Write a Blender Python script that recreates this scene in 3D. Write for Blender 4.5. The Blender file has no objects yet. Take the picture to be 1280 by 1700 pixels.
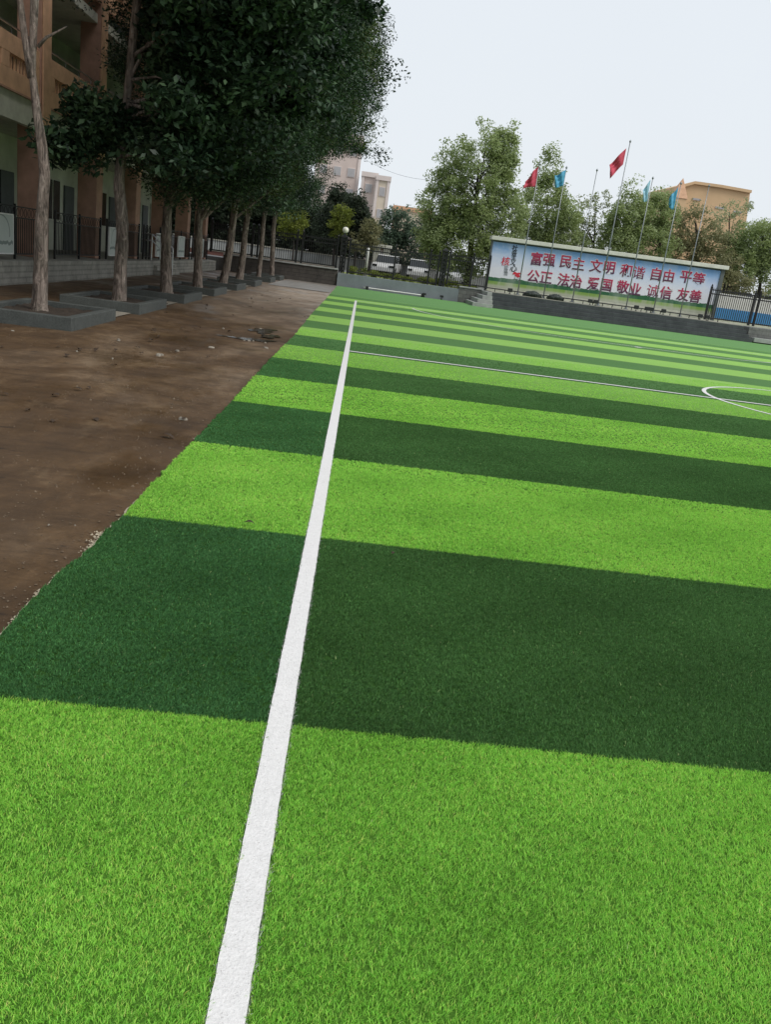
import bpy, bmesh, math, random
import numpy as np
from mathutils import Vector, Matrix

SC = bpy.context.scene
COL = SC.collection
rad = math.radians

# ------------------------------------------------------------------ camera
F_PX, YAW, PITCH, ROLL = 1365.75, 0.0650947, 0.2911990, 0.1350093
CAM = Vector((0.1012, 0.0, 1.5547))
_cy, _sy, _cp, _sp = math.cos(YAW), math.sin(YAW), math.cos(PITCH), math.sin(PITCH)
FW = Vector((_sy*_cp, _cy*_cp, -_sp))
_r = Vector((_cy, -_sy, 0)); _u = _r.cross(FW)
RT = math.cos(ROLL)*_r + math.sin(ROLL)*_u
UP = -math.sin(ROLL)*_r + math.cos(ROLL)*_u
cd = bpy.data.cameras.new('camera'); cam = bpy.data.objects.new('camera', cd); COL.objects.link(cam)
m = Matrix((RT, UP, -FW)).transposed().to_4x4(); m.translation = CAM
cam.matrix_world = m
cd.sensor_fit = 'VERTICAL'; cd.sensor_height = 24.0; cd.lens = 24.0*F_PX/1700.0
cd.clip_start = 0.05; cd.clip_end = 3000
SC.camera = cam

# ------------------------------------------------------------------ sky, sun, exposure
SUN_EL, SUN_AZ = rad(50), rad(122)          # azimuth from +Y towards +X
w = bpy.data.worlds.new('World'); SC.world = w; w.use_nodes = True
nt = w.node_tree; nt.nodes.clear()
out = nt.nodes.new('ShaderNodeOutputWorld'); bg = nt.nodes.new('ShaderNodeBackground')
sky = nt.nodes.new('ShaderNodeTexSky'); sky.sky_type = 'NISHITA'; sky.sun_disc = False
sky.sun_elevation = SUN_EL; sky.sun_rotation = SUN_AZ; sky.air_density = 1.0; sky.dust_density = 4.0
tc = nt.nodes.new('ShaderNodeTexCoord'); sep = nt.nodes.new('ShaderNodeSeparateXYZ')
ramp = nt.nodes.new('ShaderNodeValToRGB')    # overcast layer: paler at the horizon
ramp.color_ramp.elements[0].position = 0.0; ramp.color_ramp.elements[0].color = (0.645, 0.680, 0.712, 1)
ramp.color_ramp.elements[1].position = 0.75; ramp.color_ramp.elements[1].color = (0.610, 0.655, 0.707, 1)
sc_ = nt.nodes.new('ShaderNodeVectorMath'); sc_.operation = 'SCALE'; sc_.inputs['Scale'].default_value = 10.0
cn = nt.nodes.new('ShaderNodeTexNoise'); cn.inputs['Scale'].default_value = 1.6; cn.inputs['Detail'].default_value = 3
cm = nt.nodes.new('ShaderNodeMapRange'); cm.inputs[3].default_value = 9.6; cm.inputs[4].default_value = 10.4
mix = nt.nodes.new('ShaderNodeMixRGB'); mix.inputs['Fac'].default_value = 0.93
nt.links.new(tc.outputs['Generated'], sep.inputs[0]); nt.links.new(sep.outputs['Z'], ramp.inputs[0])
nt.links.new(tc.outputs['Generated'], cn.inputs['Vector']); nt.links.new(cn.outputs['Fac'], cm.inputs[0])
nt.links.new(cm.outputs[0], sc_.inputs['Scale'])
nt.links.new(ramp.outputs[0], sc_.inputs[0])
nt.links.new(sky.outputs[0], mix.inputs['Color1']); nt.links.new(sc_.outputs[0], mix.inputs['Color2'])
nt.links.new(mix.outputs[0], bg.inputs[0]); bg.inputs[1].default_value = 0.1
nt.links.new(bg.outputs[0], out.inputs[0])
sl = bpy.data.lights.new('sun', 'SUN'); sun = bpy.data.objects.new('sun', sl); COL.objects.link(sun)
sl.energy = 1.5; sl.angle = rad(30); sl.color = (1.0, 0.96, 0.90)
sd = Vector((math.sin(SUN_AZ)*math.cos(SUN_EL), math.cos(SUN_AZ)*math.cos(SUN_EL), math.sin(SUN_EL)))
sun.rotation_euler = sd.to_track_quat('Z', 'Y').to_euler()
SC.view_settings.view_transform = 'Standard'; SC.view_settings.look = 'None'
SC.view_settings.exposure = 0.40; SC.view_settings.gamma = 1.0
SC.view_settings.use_curve_mapping = False
SC.cycles.max_bounces = 6; SC.cycles.diffuse_bounces = 3; SC.cycles.transparent_max_bounces = 4

# ------------------------------------------------------------------ helpers
def at(px, py, Y):
    """world point on the plane y=Y seen at a pixel of the 1280x1700 photograph"""
    d = FW + (px-640)/F_PX*RT + (850-py)/F_PX*UP
    return CAM + d*((Y-CAM.y)/d.y)

def tag(o, label=None, cat=None, group=None, kind=None):
    if label: o['label'] = label
    if cat: o['category'] = cat
    if group: o['group'] = group
    if kind: o['kind'] = kind
    return o

def empty(name, loc=(0, 0, 0), rz=0.0):
    o = bpy.data.objects.new(name, None); COL.objects.link(o)
    o.location = loc; o.rotation_euler = (0, 0, rz); o.empty_display_size = .2
    return o

def copy_tree(o, parent=None):
    c = o.copy(); COL.objects.link(c); c.parent = parent
    for ch in list(o.children):
        copy_tree(ch, c)
    return c

class MB:
    def __init__(s): s.v = []; s.f = []
    def add(s, vs, fs):
        n = len(s.v); s.v += [tuple(p) for p in vs]; s.f += [tuple(i+n for i in f) for f in fs]; return s
    def box(s, x0, x1, y0, y1, z0, z1, rz=0, piv=None):
        vs = [(x, y, z) for z in (z0, z1) for y in (y0, y1) for x in (x0, x1)]
        if rz:
            px, py = piv if piv else ((x0+x1)/2, (y0+y1)/2); c, q = math.cos(rz), math.sin(rz)
            vs = [(px+(x-px)*c-(y-py)*q, py+(x-px)*q+(y-py)*c, z) for x, y, z in vs]
        return s.add(vs, [(0, 2, 3, 1), (4, 5, 7, 6), (0, 1, 5, 4), (2, 6, 7, 3), (0, 4, 6, 2), (1, 3, 7, 5)])
    def tube(s, pts, rs, n=8, cap=True, jit=0, rng=None):
        pts = [Vector(p) for p in pts]; base = len(s.v); k = len(pts)
        if not hasattr(rs, '__len__'): rs = [rs]*k
        ref = Vector((0.31, 0.95, 0.05))
        for i, p in enumerate(pts):
            t = (pts[min(i+1, k-1)] - pts[max(i-1, 0)]).normalized()
            if abs(t.dot(ref)) > .95: ref = Vector((1, 0.1, 0))
            a = t.cross(ref).normalized(); b = t.cross(a)
            for j in range(n):
                th = 2*math.pi*j/n; r = rs[i]*(1+(rng.uniform(-jit, jit) if rng else 0))
                s.v.append(tuple(p + a*math.cos(th)*r + b*math.sin(th)*r))
        for i in range(k-1):
            for j in range(n):
                j2 = (j+1) % n
                s.f.append((base+i*n+j, base+i*n+j2, base+(i+1)*n+j2, base+(i+1)*n+j))
        if cap:
            s.f.append(tuple(base+j for j in range(n))[::-1]); s.f.append(tuple(base+(k-1)*n+j for j in range(n)))
        return s
    def lathe(s, c, prof, n=16):
        base = len(s.v); k = len(prof)
        for r, z in prof:
            for j in range(n):
                th = 2*math.pi*j/n; s.v.append((c[0]+r*math.cos(th), c[1]+r*math.sin(th), c[2]+z))
        for i in range(k-1):
            for j in range(n):
                j2 = (j+1) % n; s.f.append((base+i*n+j, base+i*n+j2, base+(i+1)*n+j2, base+(i+1)*n+j))
        s.f.append(tuple(base+j for j in range(n))[::-1]); s.f.append(tuple(base+(k-1)*n+j for j in range(n)))
        return s
    def prism(s, poly, y0, y1):
        """polygon in (x,z) extruded along y"""
        n = len(poly)
        vs = [(x, y0, z) for x, z in poly]+[(x, y1, z) for x, z in poly]
        return s.add(vs, [tuple(range(n)), tuple(range(2*n-1, n-1, -1))]+[(i, i+n, (i+1) % n+n, (i+1) % n) for i in range(n)])
    def prism_x(s, poly, x0, x1):
        n = len(poly)
        vs = [(x0, y, z) for y, z in poly]+[(x1, y, z) for y, z in poly]
        return s.add(vs, [tuple(range(n)), tuple(range(2*n-1, n-1, -1))]+[(i, i+n, (i+1) % n+n, (i+1) % n) for i in range(n)])
    def build(s, name, mat, parent=None, smooth=False, bevel=0, loc=None):
        me = bpy.data.meshes.new(name); me.from_pydata(s.v, [], s.f); me.update()
        bm = bmesh.new(); bm.from_mesh(me); bmesh.ops.recalc_face_normals(bm, faces=bm.faces); bm.to_mesh(me); bm.free()
        me.materials.append(mat)
        if smooth: me.polygons.foreach_set('use_smooth', [True]*len(me.polygons))
        o = bpy.data.objects.new(name, me); COL.objects.link(o)
        if parent: o.parent = parent
        if loc: o.location = loc
        if bevel:
            b = o.modifiers.new('bevel', 'BEVEL'); b.width = bevel; b.segments = 2; b.limit_method = 'ANGLE'
        return o

def np_mesh(name, verts, faces, mat, attrs=None, parent=None):
    """verts (N,3), faces (M,4) arrays; attrs: name -> (type, per-point data)"""
    me = bpy.data.meshes.new(name)
    me.vertices.add(len(verts)); me.vertices.foreach_set('co', np.ascontiguousarray(verts, np.float32).ravel())
    M, K = faces.shape
    me.loops.add(M*K); me.loops.foreach_set('vertex_index', np.ascontiguousarray(faces, np.int32).ravel())
    me.polygons.add(M); me.polygons.foreach_set('loop_start', np.arange(0, M*K, K, dtype=np.int32))
    me.polygons.foreach_set('loop_total', np.full(M, K, np.int32))
    me.update(calc_edges=True)
    for k, (ty, data) in (attrs or {}).items():
        a = me.attributes.new(k, ty, 'POINT')
        a.data.foreach_set('color' if ty == 'FLOAT_COLOR' else 'value', np.ascontiguousarray(data, np.float32).ravel())
    me.materials.append(mat)
    o = bpy.data.objects.new(name, me); COL.objects.link(o)
    if parent: o.parent = parent
    return o

# ------------------------------------------------------------------ materials
class NT:
    def __init__(s, name):
        s.m = bpy.data.materials.new(name); s.m.use_nodes = True; s.t = s.m.node_tree
        s.b = s.t.nodes['Principled BSDF']
        s.tc = s.t.nodes.new('ShaderNodeTexCoord')
    def n(s, ty, **kw):
        o = s.t.nodes.new(ty)
        for k, v in kw.items():
            if k in o.inputs: o.inputs[k].default_value = v
            else: setattr(o, k, v)
        return o
    def l(s, a, b): s.t.links.new(a, b); return b
    def noise(s, scale, detail=4, rough=.55, vec=None, dist=0):
        n = s.n('ShaderNodeTexNoise', Scale=scale, Detail=detail, Roughness=rough, Distortion=dist)
        s.l(vec or s.tc.outputs['Object'], n.inputs['Vector']); return n.outputs['Fac']
    def map(s, scale=(1, 1, 1), rot=(0, 0, 0), src='Object'):
        n = s.n('ShaderNodeMapping'); n.inputs['Scale'].default_value = scale; n.inputs['Rotation'].default_value = rot
        s.l(s.tc.outputs[src], n.inputs['Vector']); return n.outputs[0]
    def ramp(s, fac, stops, interp='LINEAR'):
        r = s.n('ShaderNodeValToRGB'); r.color_ramp.interpolation = interp
        e = r.color_ramp.elements
        while len(e) < len(stops): e.new(.5)
        for i, (p, c) in enumerate(stops):
            e[i].position = p; e[i].color = (c if len(c) == 4 else (*c, 1)) if hasattr(c, '__len__') else (c, c, c, 1)
        s.l(fac, r.inputs[0]); return r.outputs[0]
    def mix(s, fac, a, b, mode='MIX'):
        n = s.n('ShaderNodeMixRGB', blend_type=mode)
        for v, i in ((fac, 'Fac'), (a, 'Color1'), (b, 'Color2')):
            if hasattr(v, 'is_linked'): s.l(v, n.inputs[i])
            elif hasattr(v, '__len__'): n.inputs[i].default_value = (*v, 1) if len(v) == 3 else v
            else: n.inputs[i].default_value = v
        return n.outputs[0]
    def math(s, op, a, b=None, c=None):
        n = s.n('ShaderNodeMath', operation=op)
        for i, v in enumerate((a, b, c)):
            if v is None: continue
            if hasattr(v, 'is_linked'): s.l(v, n.inputs[i])
            else: n.inputs[i].default_value = v
        return n.outputs[0]
    def bump(s, h, strength=.3, dist=.02):
        n = s.n('ShaderNodeBump', Strength=strength, Distance=dist); s.l(h, n.inputs['Height']); s.l(n.outputs[0], s.b.inputs['Normal'])
    def color(s, c): s.l(c, s.b.inputs['Base Color'])
    def set(s, **kw):
        for k, v in kw.items(): s.b.inputs[k.replace('_', ' ')].default_value = v
        return s

def simple(name, c, rough=.7, var=.25, scale=6, bump=0, metal=0, spec=.4, bscale=None, dark=None):
    t = NT(name); c = np.array(c); d = np.array(dark) if dark is not None else c*(1-var)
    f = t.noise(scale, 6, .6)
    t.color(t.ramp(f, [(.3, tuple(d)), (.7, tuple(np.minimum(c*(1+var*.5), 1)))]))
    t.set(Roughness=rough, Metallic=metal); t.b.inputs['Specular IOR Level'].default_value = spec
    if bump: t.bump(t.noise(bscale or scale*6, 6, .65), bump)
    return t.m

def foliage(name, cols, rough=.55, spec=.3, trans=.5):
    t = NT(name)
    a = t.n('ShaderNodeAttribute'); a.attribute_name = 'var'
    t.color(t.ramp(a.outputs['Fac'], [(i/(len(cols)-1), c) for i, c in enumerate(cols)]))
    t.set(Roughness=rough); t.b.inputs['Specular IOR Level'].default_value = spec
    if trans:
        tr = t.n('ShaderNodeBsdfTranslucent'); ms = t.n('ShaderNodeMixShader'); ms.inputs[0].default_value = trans
        t.l(t.b.inputs['Base Color'].links[0].from_socket, tr.inputs['Color'])
        t.l(t.b.outputs[0], ms.inputs[1]); t.l(tr.outputs[0], ms.inputs[2]); t.l(ms.outputs[0], t.t.nodes['Material Output'].inputs[0])
    return t.m

M = {}
M['black_steel'] = simple('black_steel', (.012, .0125, .013), .5, .3, 20)
M['bright_steel'] = simple('bright_steel', (.55, .55, .56), .3, .1, 20, metal=1)
M['pole_steel'] = simple('pole_steel', (.26, .28, .29), .4, .15, 12, metal=.6)
M['white_paint'] = simple('white_paint', (.78, .78, .75), .5, .12, 8)
M['cream'] = simple('cream', (.55, .55, .47), .7, .2, 3, .1)
M['grey_render'] = simple('grey_render', (.225, .255, .27), .85, .18, 1.5, .2, bscale=60)
M['dark_frame'] = simple('dark_frame', (.11, .125, .125), .6, .2, 3)
M['red_cloth'] = simple('red_cloth', (.55, .075, .115), .75, .2, 3)
M['blue_cloth'] = simple('blue_cloth', (.10, .36, .54), .75, .2, 3)
M['pale_cloth'] = simple('pale_cloth', (.33, .55, .66), .75, .2, 3)
M['dark_tarp'] = simple('dark_tarp', (.035, .045, .038), .5, .5, 5, .5, bscale=9)
M['soil'] = simple('soil', (.045, .032, .022), .95, .5, 9, .8)
M['asphalt'] = simple('asphalt', (.19, .19, .185), .9, .2, 2, .3)
M['red_paving'] = simple('red_paving', (.30, .15, .13), .9, .2, 2)
M['verge'] = simple('verge', (.20, .24, .05), .95, .45, 5, .4)
M['glass'] = simple('glass', (.012, .015, .016), .12, .1, 3, spec=.5)
M['rubber'] = simple('rubber', (.02, .02, .02), .8, .2, 10)
M['terracotta'] = simple('terracotta', (.60, .365, .225), .8, .22, 3, .15)
M['column_brown'] = simple('column_brown', (.40, .235, .17), .8, .25, 3, .15)
M['pale_green_wall'] = simple('pale_green_wall', (.58, .60, .50), .8, .2, 1.5, .1)
M['dark_inside'] = simple('dark_inside', (.07, .08, .07), .9, .3, 2)
M['brown_leaf'] = simple('brown_leaf', (.045, .028, .016), .8, .4, 30)
M['chip'] = simple('chip', (.30, .27, .22), .9, .3, 20, .4)
M['black_plastic'] = simple('black_plastic', (.02, .021, .022), .5, .2, 10)

def planter_mat():
    t = NT('planter_stone')
    f = t.noise(5, 6, .65); f2 = t.noise(40, 4, .6)
    c = t.ramp(f, [(.3, (.032, .038, .034)), (.7, (.07, .078, .072))])
    t.color(t.mix(.35, c, t.ramp(f2, [(.35, (.035, .04, .036)), (.65, (.11, .118, .11))])))
    t.set(Roughness=.75); t.bump(f2, .25); return t.m
M['planter'] = planter_mat()

def stone_courses(name, c1, c2, mortar, sx, row, offset=.5, ax='x', bw=.5, rough=.8, msize=.02):
    t = NT(name)
    rot = (rad(-90), 0, 0) if ax == 'x' else (0, 0, 0)
    comb = t.n('ShaderNodeCombineXYZ'); sp = t.n('ShaderNodeSeparateXYZ'); t.l(t.tc.outputs['Object'], sp.inputs[0])
    t.l(sp.outputs['X' if ax == 'x' else 'Y'], comb.inputs['X']); t.l(sp.outputs['Z'], comb.inputs['Y'])
    b = t.n('ShaderNodeTexBrick', Scale=1.0); b.offset = offset
    b.inputs['Mortar Size'].default_value = msize; b.inputs['Brick Width'].default_value = sx; b.inputs['Row Height'].default_value = row
    b.inputs['Color1'].default_value = (*c1, 1); b.inputs['Color2'].default_value = (*c2, 1); b.inputs['Mortar'].default_value = (*mortar, 1)
    t.l(comb.outputs[0], b.inputs['Vector'])
    n = t.noise(2.5, 6, .65)
    t.color(t.mix(.55, b.outputs['Color'], t.ramp(n, [(.3, tuple(np.array(c1)*.55)), (.7, tuple(np.array(c2)*1.25))])))
    t.set(Roughness=rough); inv = t.math('SUBTRACT', 1.0, b.outputs['Fac'])
    t.bump(t.math('ADD', inv, t.math('MULTIPLY', t.noise(30, 4), .4)), .5, .02); return t.m
M['plinth'] = stone_courses('plinth_stone', (.24, .235, .20), (.34, .325, .28), (.13, .125, .11), .9, .13, ax='y')
M['dark_blocks'] = stone_courses('dark_blocks', (.055, .048, .042), (.085, .075, .065), (.03, .027, .025), .42, .2, ax='x')
M['grey_blocks'] = stone_courses('grey_blocks', (.12, .125, .12), (.19, .19, .175), (.07, .07, .065), .4, .22, ax='x')
M['step_tile'] = stone_courses('step_tile', (.050, .058, .062), (.068, .076, .079), (.034, .038, .040), .6, .2, ax='x', offset=0, msize=.012)
M['terrace_top'] = simple('terrace_top', (.36, .35, .29), .85, .2, 2, .15)
M['pale_stone'] = simple('pale_stone', (.36, .37, .35), .8, .25, 3, .2)

def turf_cols():
    return dict(light=(.37, .67, .155), dark=(.130, .285, .092), plain=(.18, .37, .13))
TURF = turf_cols()
Y0, WST, YPLAIN, LINE = 2.498, 2.0, 36.6, .085

def turf_mat():
    t = NT('turf_pile')
    sp = t.n('ShaderNodeSeparateXYZ'); t.l(t.tc.outputs['Object'], sp.inputs[0])
    jit = t.math('MULTIPLY', t.math('SUBTRACT', t.noise(90, 2), .5), .05)
    y = t.math('ADD', sp.outputs['Y'], jit)
    k = t.math('FLOOR', t.math('DIVIDE', t.math('SUBTRACT', y, Y0), WST))
    odd = t.math('FLOORED_MODULO', k, 2.0)
    c = t.mix(odd, TURF['dark'], TURF['light'])
    c = t.mix(t.math('GREATER_THAN', y, YPLAIN), c, TURF['plain'])
    # wear, pile direction and fibre mottling
    c = t.mix(t.ramp(t.noise(170, 3, .7), [(.3, .0), (.75, .55)]), c, t.mix(1.0, c, (.45, .5, .45), 'MULTIPLY'))
    c = t.mix(t.ramp(t.noise(38, 4, .7), [(.35, .0), (.7, .4)]), c, t.mix(1.0, c, (.62, .66, .6), 'MULTIPLY'))
    big = t.noise(.9, 4, .6)
    c = t.mix(t.ramp(big, [(.3, .0), (.7, .28)]), c, t.mix(1.0, c, (1.25, 1.15, 1.3), 'MULTIPLY'))
    seam = t.ramp(t.math('ABSOLUTE', t.math('SUBTRACT', t.math('FLOORED_MODULO', t.math('SUBTRACT', y, Y0), WST), WST/2)), [(.955, 0.0), (.995, .35)])
    c = t.mix(seam, c, t.mix(1.0, c, (.6, .62, .6), 'MULTIPLY'))
    # near sheet darkened where fibres stand: shade between them painted in with the infill
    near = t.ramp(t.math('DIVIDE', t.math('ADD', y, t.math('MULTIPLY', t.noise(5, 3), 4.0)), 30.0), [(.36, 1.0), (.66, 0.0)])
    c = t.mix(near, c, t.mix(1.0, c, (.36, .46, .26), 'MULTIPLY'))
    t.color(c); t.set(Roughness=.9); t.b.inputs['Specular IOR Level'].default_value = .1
    t.bump(t.math('ADD', t.noise(170, 3, .7), t.noise(38, 4, .7)), .9, .02)
    return t.m
M['turf'] = turf_mat()

def blade_mat():
    t = NT('turf_blade')
    a = t.n('ShaderNodeAttribute'); a.attribute_name = 'col'
    t.color(a.outputs['Color']); t.set(Roughness=.6); t.b.inputs['Specular IOR Level'].default_value = .2
    tr = t.n('ShaderNodeBsdfTranslucent'); ms = t.n('ShaderNodeMixShader'); ms.inputs[0].default_value = .35
    t.l(a.outputs['Color'], tr.inputs['Color']); t.l(t.b.outputs[0], ms.inputs[1]); t.l(tr.outputs[0], ms.inputs[2])
    t.l(ms.outputs[0], t.t.nodes['Material Output'].inputs[0])
    return t.m
M['blade'] = blade_mat()
def line_mat():
    t = NT('white_turf_line')
    t.color(t.ramp(t.noise(60, 5, .7), [(.25, (.62, .61, .595)), (.65, (.73, .715, .70))]))
    t.set(Roughness=.85); t.bump(t.noise(120, 4), .4, .01); return t.m
M['line'] = line_mat()

def mud_mat():
    t = NT('muddy_concrete')
    st = t.map((1.0, .55, 1))
    a = t.noise(.55, 7, .62, st, .8); b = t.noise(2.3, 8, .66, st, .5); c = t.noise(14, 6, .65)
    sp = t.n('ShaderNodeSeparateXYZ'); t.l(t.tc.outputs['Object'], sp.inputs[0])
    base = t.ramp(a, [(.30, (.040, .024, .012)), (.44, (.105, .067, .036)), (.58, (.165, .113, .066)), (.74, (.25, .19, .125))])
    base = t.mix(t.ramp(b, [(.36, .75), (.58, .0)]), base, (.060, .038, .020))
    base = t.mix(t.ramp(b, [(.56, .0), (.74, .6)]), base, (.26, .205, .14))
    base = t.mix(t.ramp(c, [(.35, .5), (.6, 0.0)]), base, (.07, .047, .028))
    fine = t.noise(60, 5, .75); base = t.mix(t.ramp(fine, [(.3, .45), (.55, 0.0)]), base, (.06, .042, .026)); base = t.mix(t.ramp(fine, [(.6, 0.0), (.78, .5)]), base, (.26, .21, .155))
    spots = t.noise(7, 2, .5, t.map((.6, 1.3, 1)), .3); base = t.mix(t.ramp(spots, [(.68, 0.0), (.74, .8)]), base, (.035, .024, .016))
    # paler towards the path's far end: sky sheen of wet ground painted in
    far = t.math('ADD', t.ramp(t.math('DIVIDE', sp.outputs['Y'], 60.0), [(.28, 0.0), (.55, .85)]), t.math('MULTIPLY', t.math('SUBTRACT', a, .5), .9))
    far = t.math('MULTIPLY', far, t.ramp(t.math('DIVIDE', t.math('ADD', sp.outputs['X'], 10.0), 10.0), [(.5, .15), (.72, 1.0)]))
    base = t.mix(far, base, t.ramp(b, [(.35, (.30, .26, .235)), (.65, (.52, .48, .46))]))
    pal = t.math('MULTIPLY', t.ramp(t.noise(3.1, 6, .7, t.map((.5, 1.6, 1))), [(.66, 0.0), (.72, .75)]), t.ramp(b, [(.4, 0.0), (.55, 1.0)]))
    base = t.mix(pal, base, (.42, .36, .30))
    grain = t.noise(2.2, 8, .75, t.map((.35, 1.5, 1), (0, 0, .12)), .6)
    base = t.mix(t.ramp(grain, [(.38, .55), (.55, 0.0)]), base, t.mix(1.0, base, (.45, .42, .38), 'MULTIPLY'))
    base = t.mix(1.0, base, (.94, .84, .70), 'MULTIPLY')
    t.color(base)
    wet = t.noise(.8, 5, .6, t.map((1, .6, 1), (0, 0, .3)))
    t.l(t.ramp(wet, [(.36, .30), (.46, .55), (.6, .85)]), t.b.inputs['Roughness'])
    t.b.inputs['Specular IOR Level'].default_value = .35
    t.bump(t.math('ADD', t.math('MULTIPLY', b, .8), t.math('MULTIPLY', c, .5)), .35, .03)
    return t.m
M['mud'] = mud_mat()
M['wet_concrete'] = simple('wet_concrete', (.24, .215, .185), .35, .35, 2.2, .2, spec=.5)

def bark_mat():
    t = NT('bark')
    v = t.map((1, 1, .16))
    a = t.noise(16, 7, .7, v, 1.2); b = t.noise(3.0, 5, .6)
    c = t.ramp(a, [(.32, (.020, .014, .011)), (.43, (.10, .076, .06)), (.58, (.27, .215, .18)), (.76, (.44, .38, .33))])
    c = t.mix(t.ramp(b, [(.45, 0.0), (.7, .5)]), c, (.10, .10, .075))
    k = t.noise(6, 4, .6, t.map((1, 1, .45)), .8)      # scars, knots and peeled patches
    c = t.mix(t.ramp(k, [(.33, .85), (.42, 0.0)]), c, (.035, .026, .02)); c = t.mix(t.ramp(k, [(.60, 0.0), (.68, .6)]), c, (.42, .36, .30))
    t.color(c)
    t.set(Roughness=.9); t.bump(t.math('ADD', a, t.math('MULTIPLY', k, 1.6)), 1.0, .05); return t.m
M['bark'] = bark_mat()
M['dark_bark'] = simple('dark_bark', (.045, .038, .032), .9, .4, 12, .5)
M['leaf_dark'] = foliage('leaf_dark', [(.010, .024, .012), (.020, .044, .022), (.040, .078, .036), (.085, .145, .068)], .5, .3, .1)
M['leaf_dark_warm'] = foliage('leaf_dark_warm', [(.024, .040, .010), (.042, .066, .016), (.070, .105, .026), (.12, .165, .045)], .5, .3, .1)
M['leaf_mid'] = foliage('leaf_mid', [(.20, .25, .08), (.29, .36, .14), (.37, .45, .21), (.46, .53, .32)], .6)  # leaf colours lifted to stand in for haze over the far trees
M['leaf_pale'] = foliage('leaf_pale', [(.19, .23, .10), (.27, .31, .15), (.34, .39, .21), (.43, .46, .30)], .6)
M['leaf_yellow'] = foliage('leaf_yellow', [(.09, .12, .02), (.15, .19, .03), (.22, .26, .045), (.28, .31, .07)], .6)
M['leaf_blue'] = foliage('leaf_blue', [(.07, .11, .075), (.105, .16, .105), (.15, .21, .14), (.20, .265, .18)], .6)
M['leaf_deep'] = foliage('leaf_deep', [(.022, .032, .022), (.035, .052, .030), (.052, .072, .042), (.08, .10, .058)], .6)
M['leaf_olive'] = foliage('leaf_olive', [(.16, .165, .07), (.22, .22, .105), (.29, .285, .15), (.37, .36, .21)], .6)

# ------------------------------------------------------------------ vegetation builders
def leaf_mesh(name, clumps, crad, n_per, size, mat, rng, parent, flat=.7, aspect=.5):
    """clumps (N,3); each clump gets n_per leaf-sized diamonds around its centre"""
    N = len(clumps); cr = np.broadcast_to(np.asarray(crad, float), (N,))
    tot = N*n_per
    idx = np.repeat(np.arange(N), n_per)
    d = rng.normal(size=(tot, 3)); d /= np.linalg.norm(d, axis=1)[:, None]
    d *= (rng.random(tot)**.55)[:, None]; d[:, 2] *= flat
    c = clumps[idx] + d*cr[idx][:, None]
    nrm = rng.normal(size=(tot, 3)); nrm[:, 2] = np.abs(nrm[:, 2])*1.2+.35; nrm /= np.linalg.norm(nrm, axis=1)[:, None]
    ax = rng.normal(size=(tot, 3)); ax[:, 2] -= .35
    ax -= nrm*(ax*nrm).sum(1)[:, None]; ax /= np.linalg.norm(ax, axis=1)[:, None]
    sd_ = np.cross(nrm, ax)
    L = size*(.65+.7*rng.random(tot))[:, None]; W = L*aspect*.5
    v = np.empty((tot, 4, 3))
    v[:, 0] = c-ax*L*.5; v[:, 1] = c+sd_*W-ax*L*.05+nrm*W*.25; v[:, 2] = c+ax*L*.5; v[:, 3] = c-sd_*W-ax*L*.05+nrm*W*.25
    cv = rng.random(N)
    var = np.clip(.55*cv[idx]+.55*rng.random(tot)-.05, 0, 1)
    return np_mesh(name, v.reshape(-1, 3), np.arange(tot*4).reshape(-1, 4), mat, {'var': ('FLOAT', np.repeat(var, 4))}, parent)

def blob_clumps(blobs, rng, inner=.45):
    """blobs: (cx,cy,cz, rx,ry,rz, n) ; returns clump centres with a lumpy outline"""
    res = []
    for cx, cy, cz, rx, ry, rz, n in blobs:
        d = rng.normal(size=(n, 3)); d /= np.linalg.norm(d, axis=1)[:, None]
        ph = rng.random(6)*6.28
        lump = .97+.08*np.sin(6*d[:, 0]+ph[0])+.08*np.sin(6*d[:, 2]+ph[1])+.07*np.sin(7*d[:, 1]+ph[2])+rng.normal(size=n)*.03
        r = (inner**3+(1-inner**3)*rng.random(n))**(1/3)*lump*(1+.26*rng.random(n)**6)
        res.append(np.array([cx, cy, cz])+d*r[:, None]*np.array([rx, ry, rz]))
    return np.concatenate(res)

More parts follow.
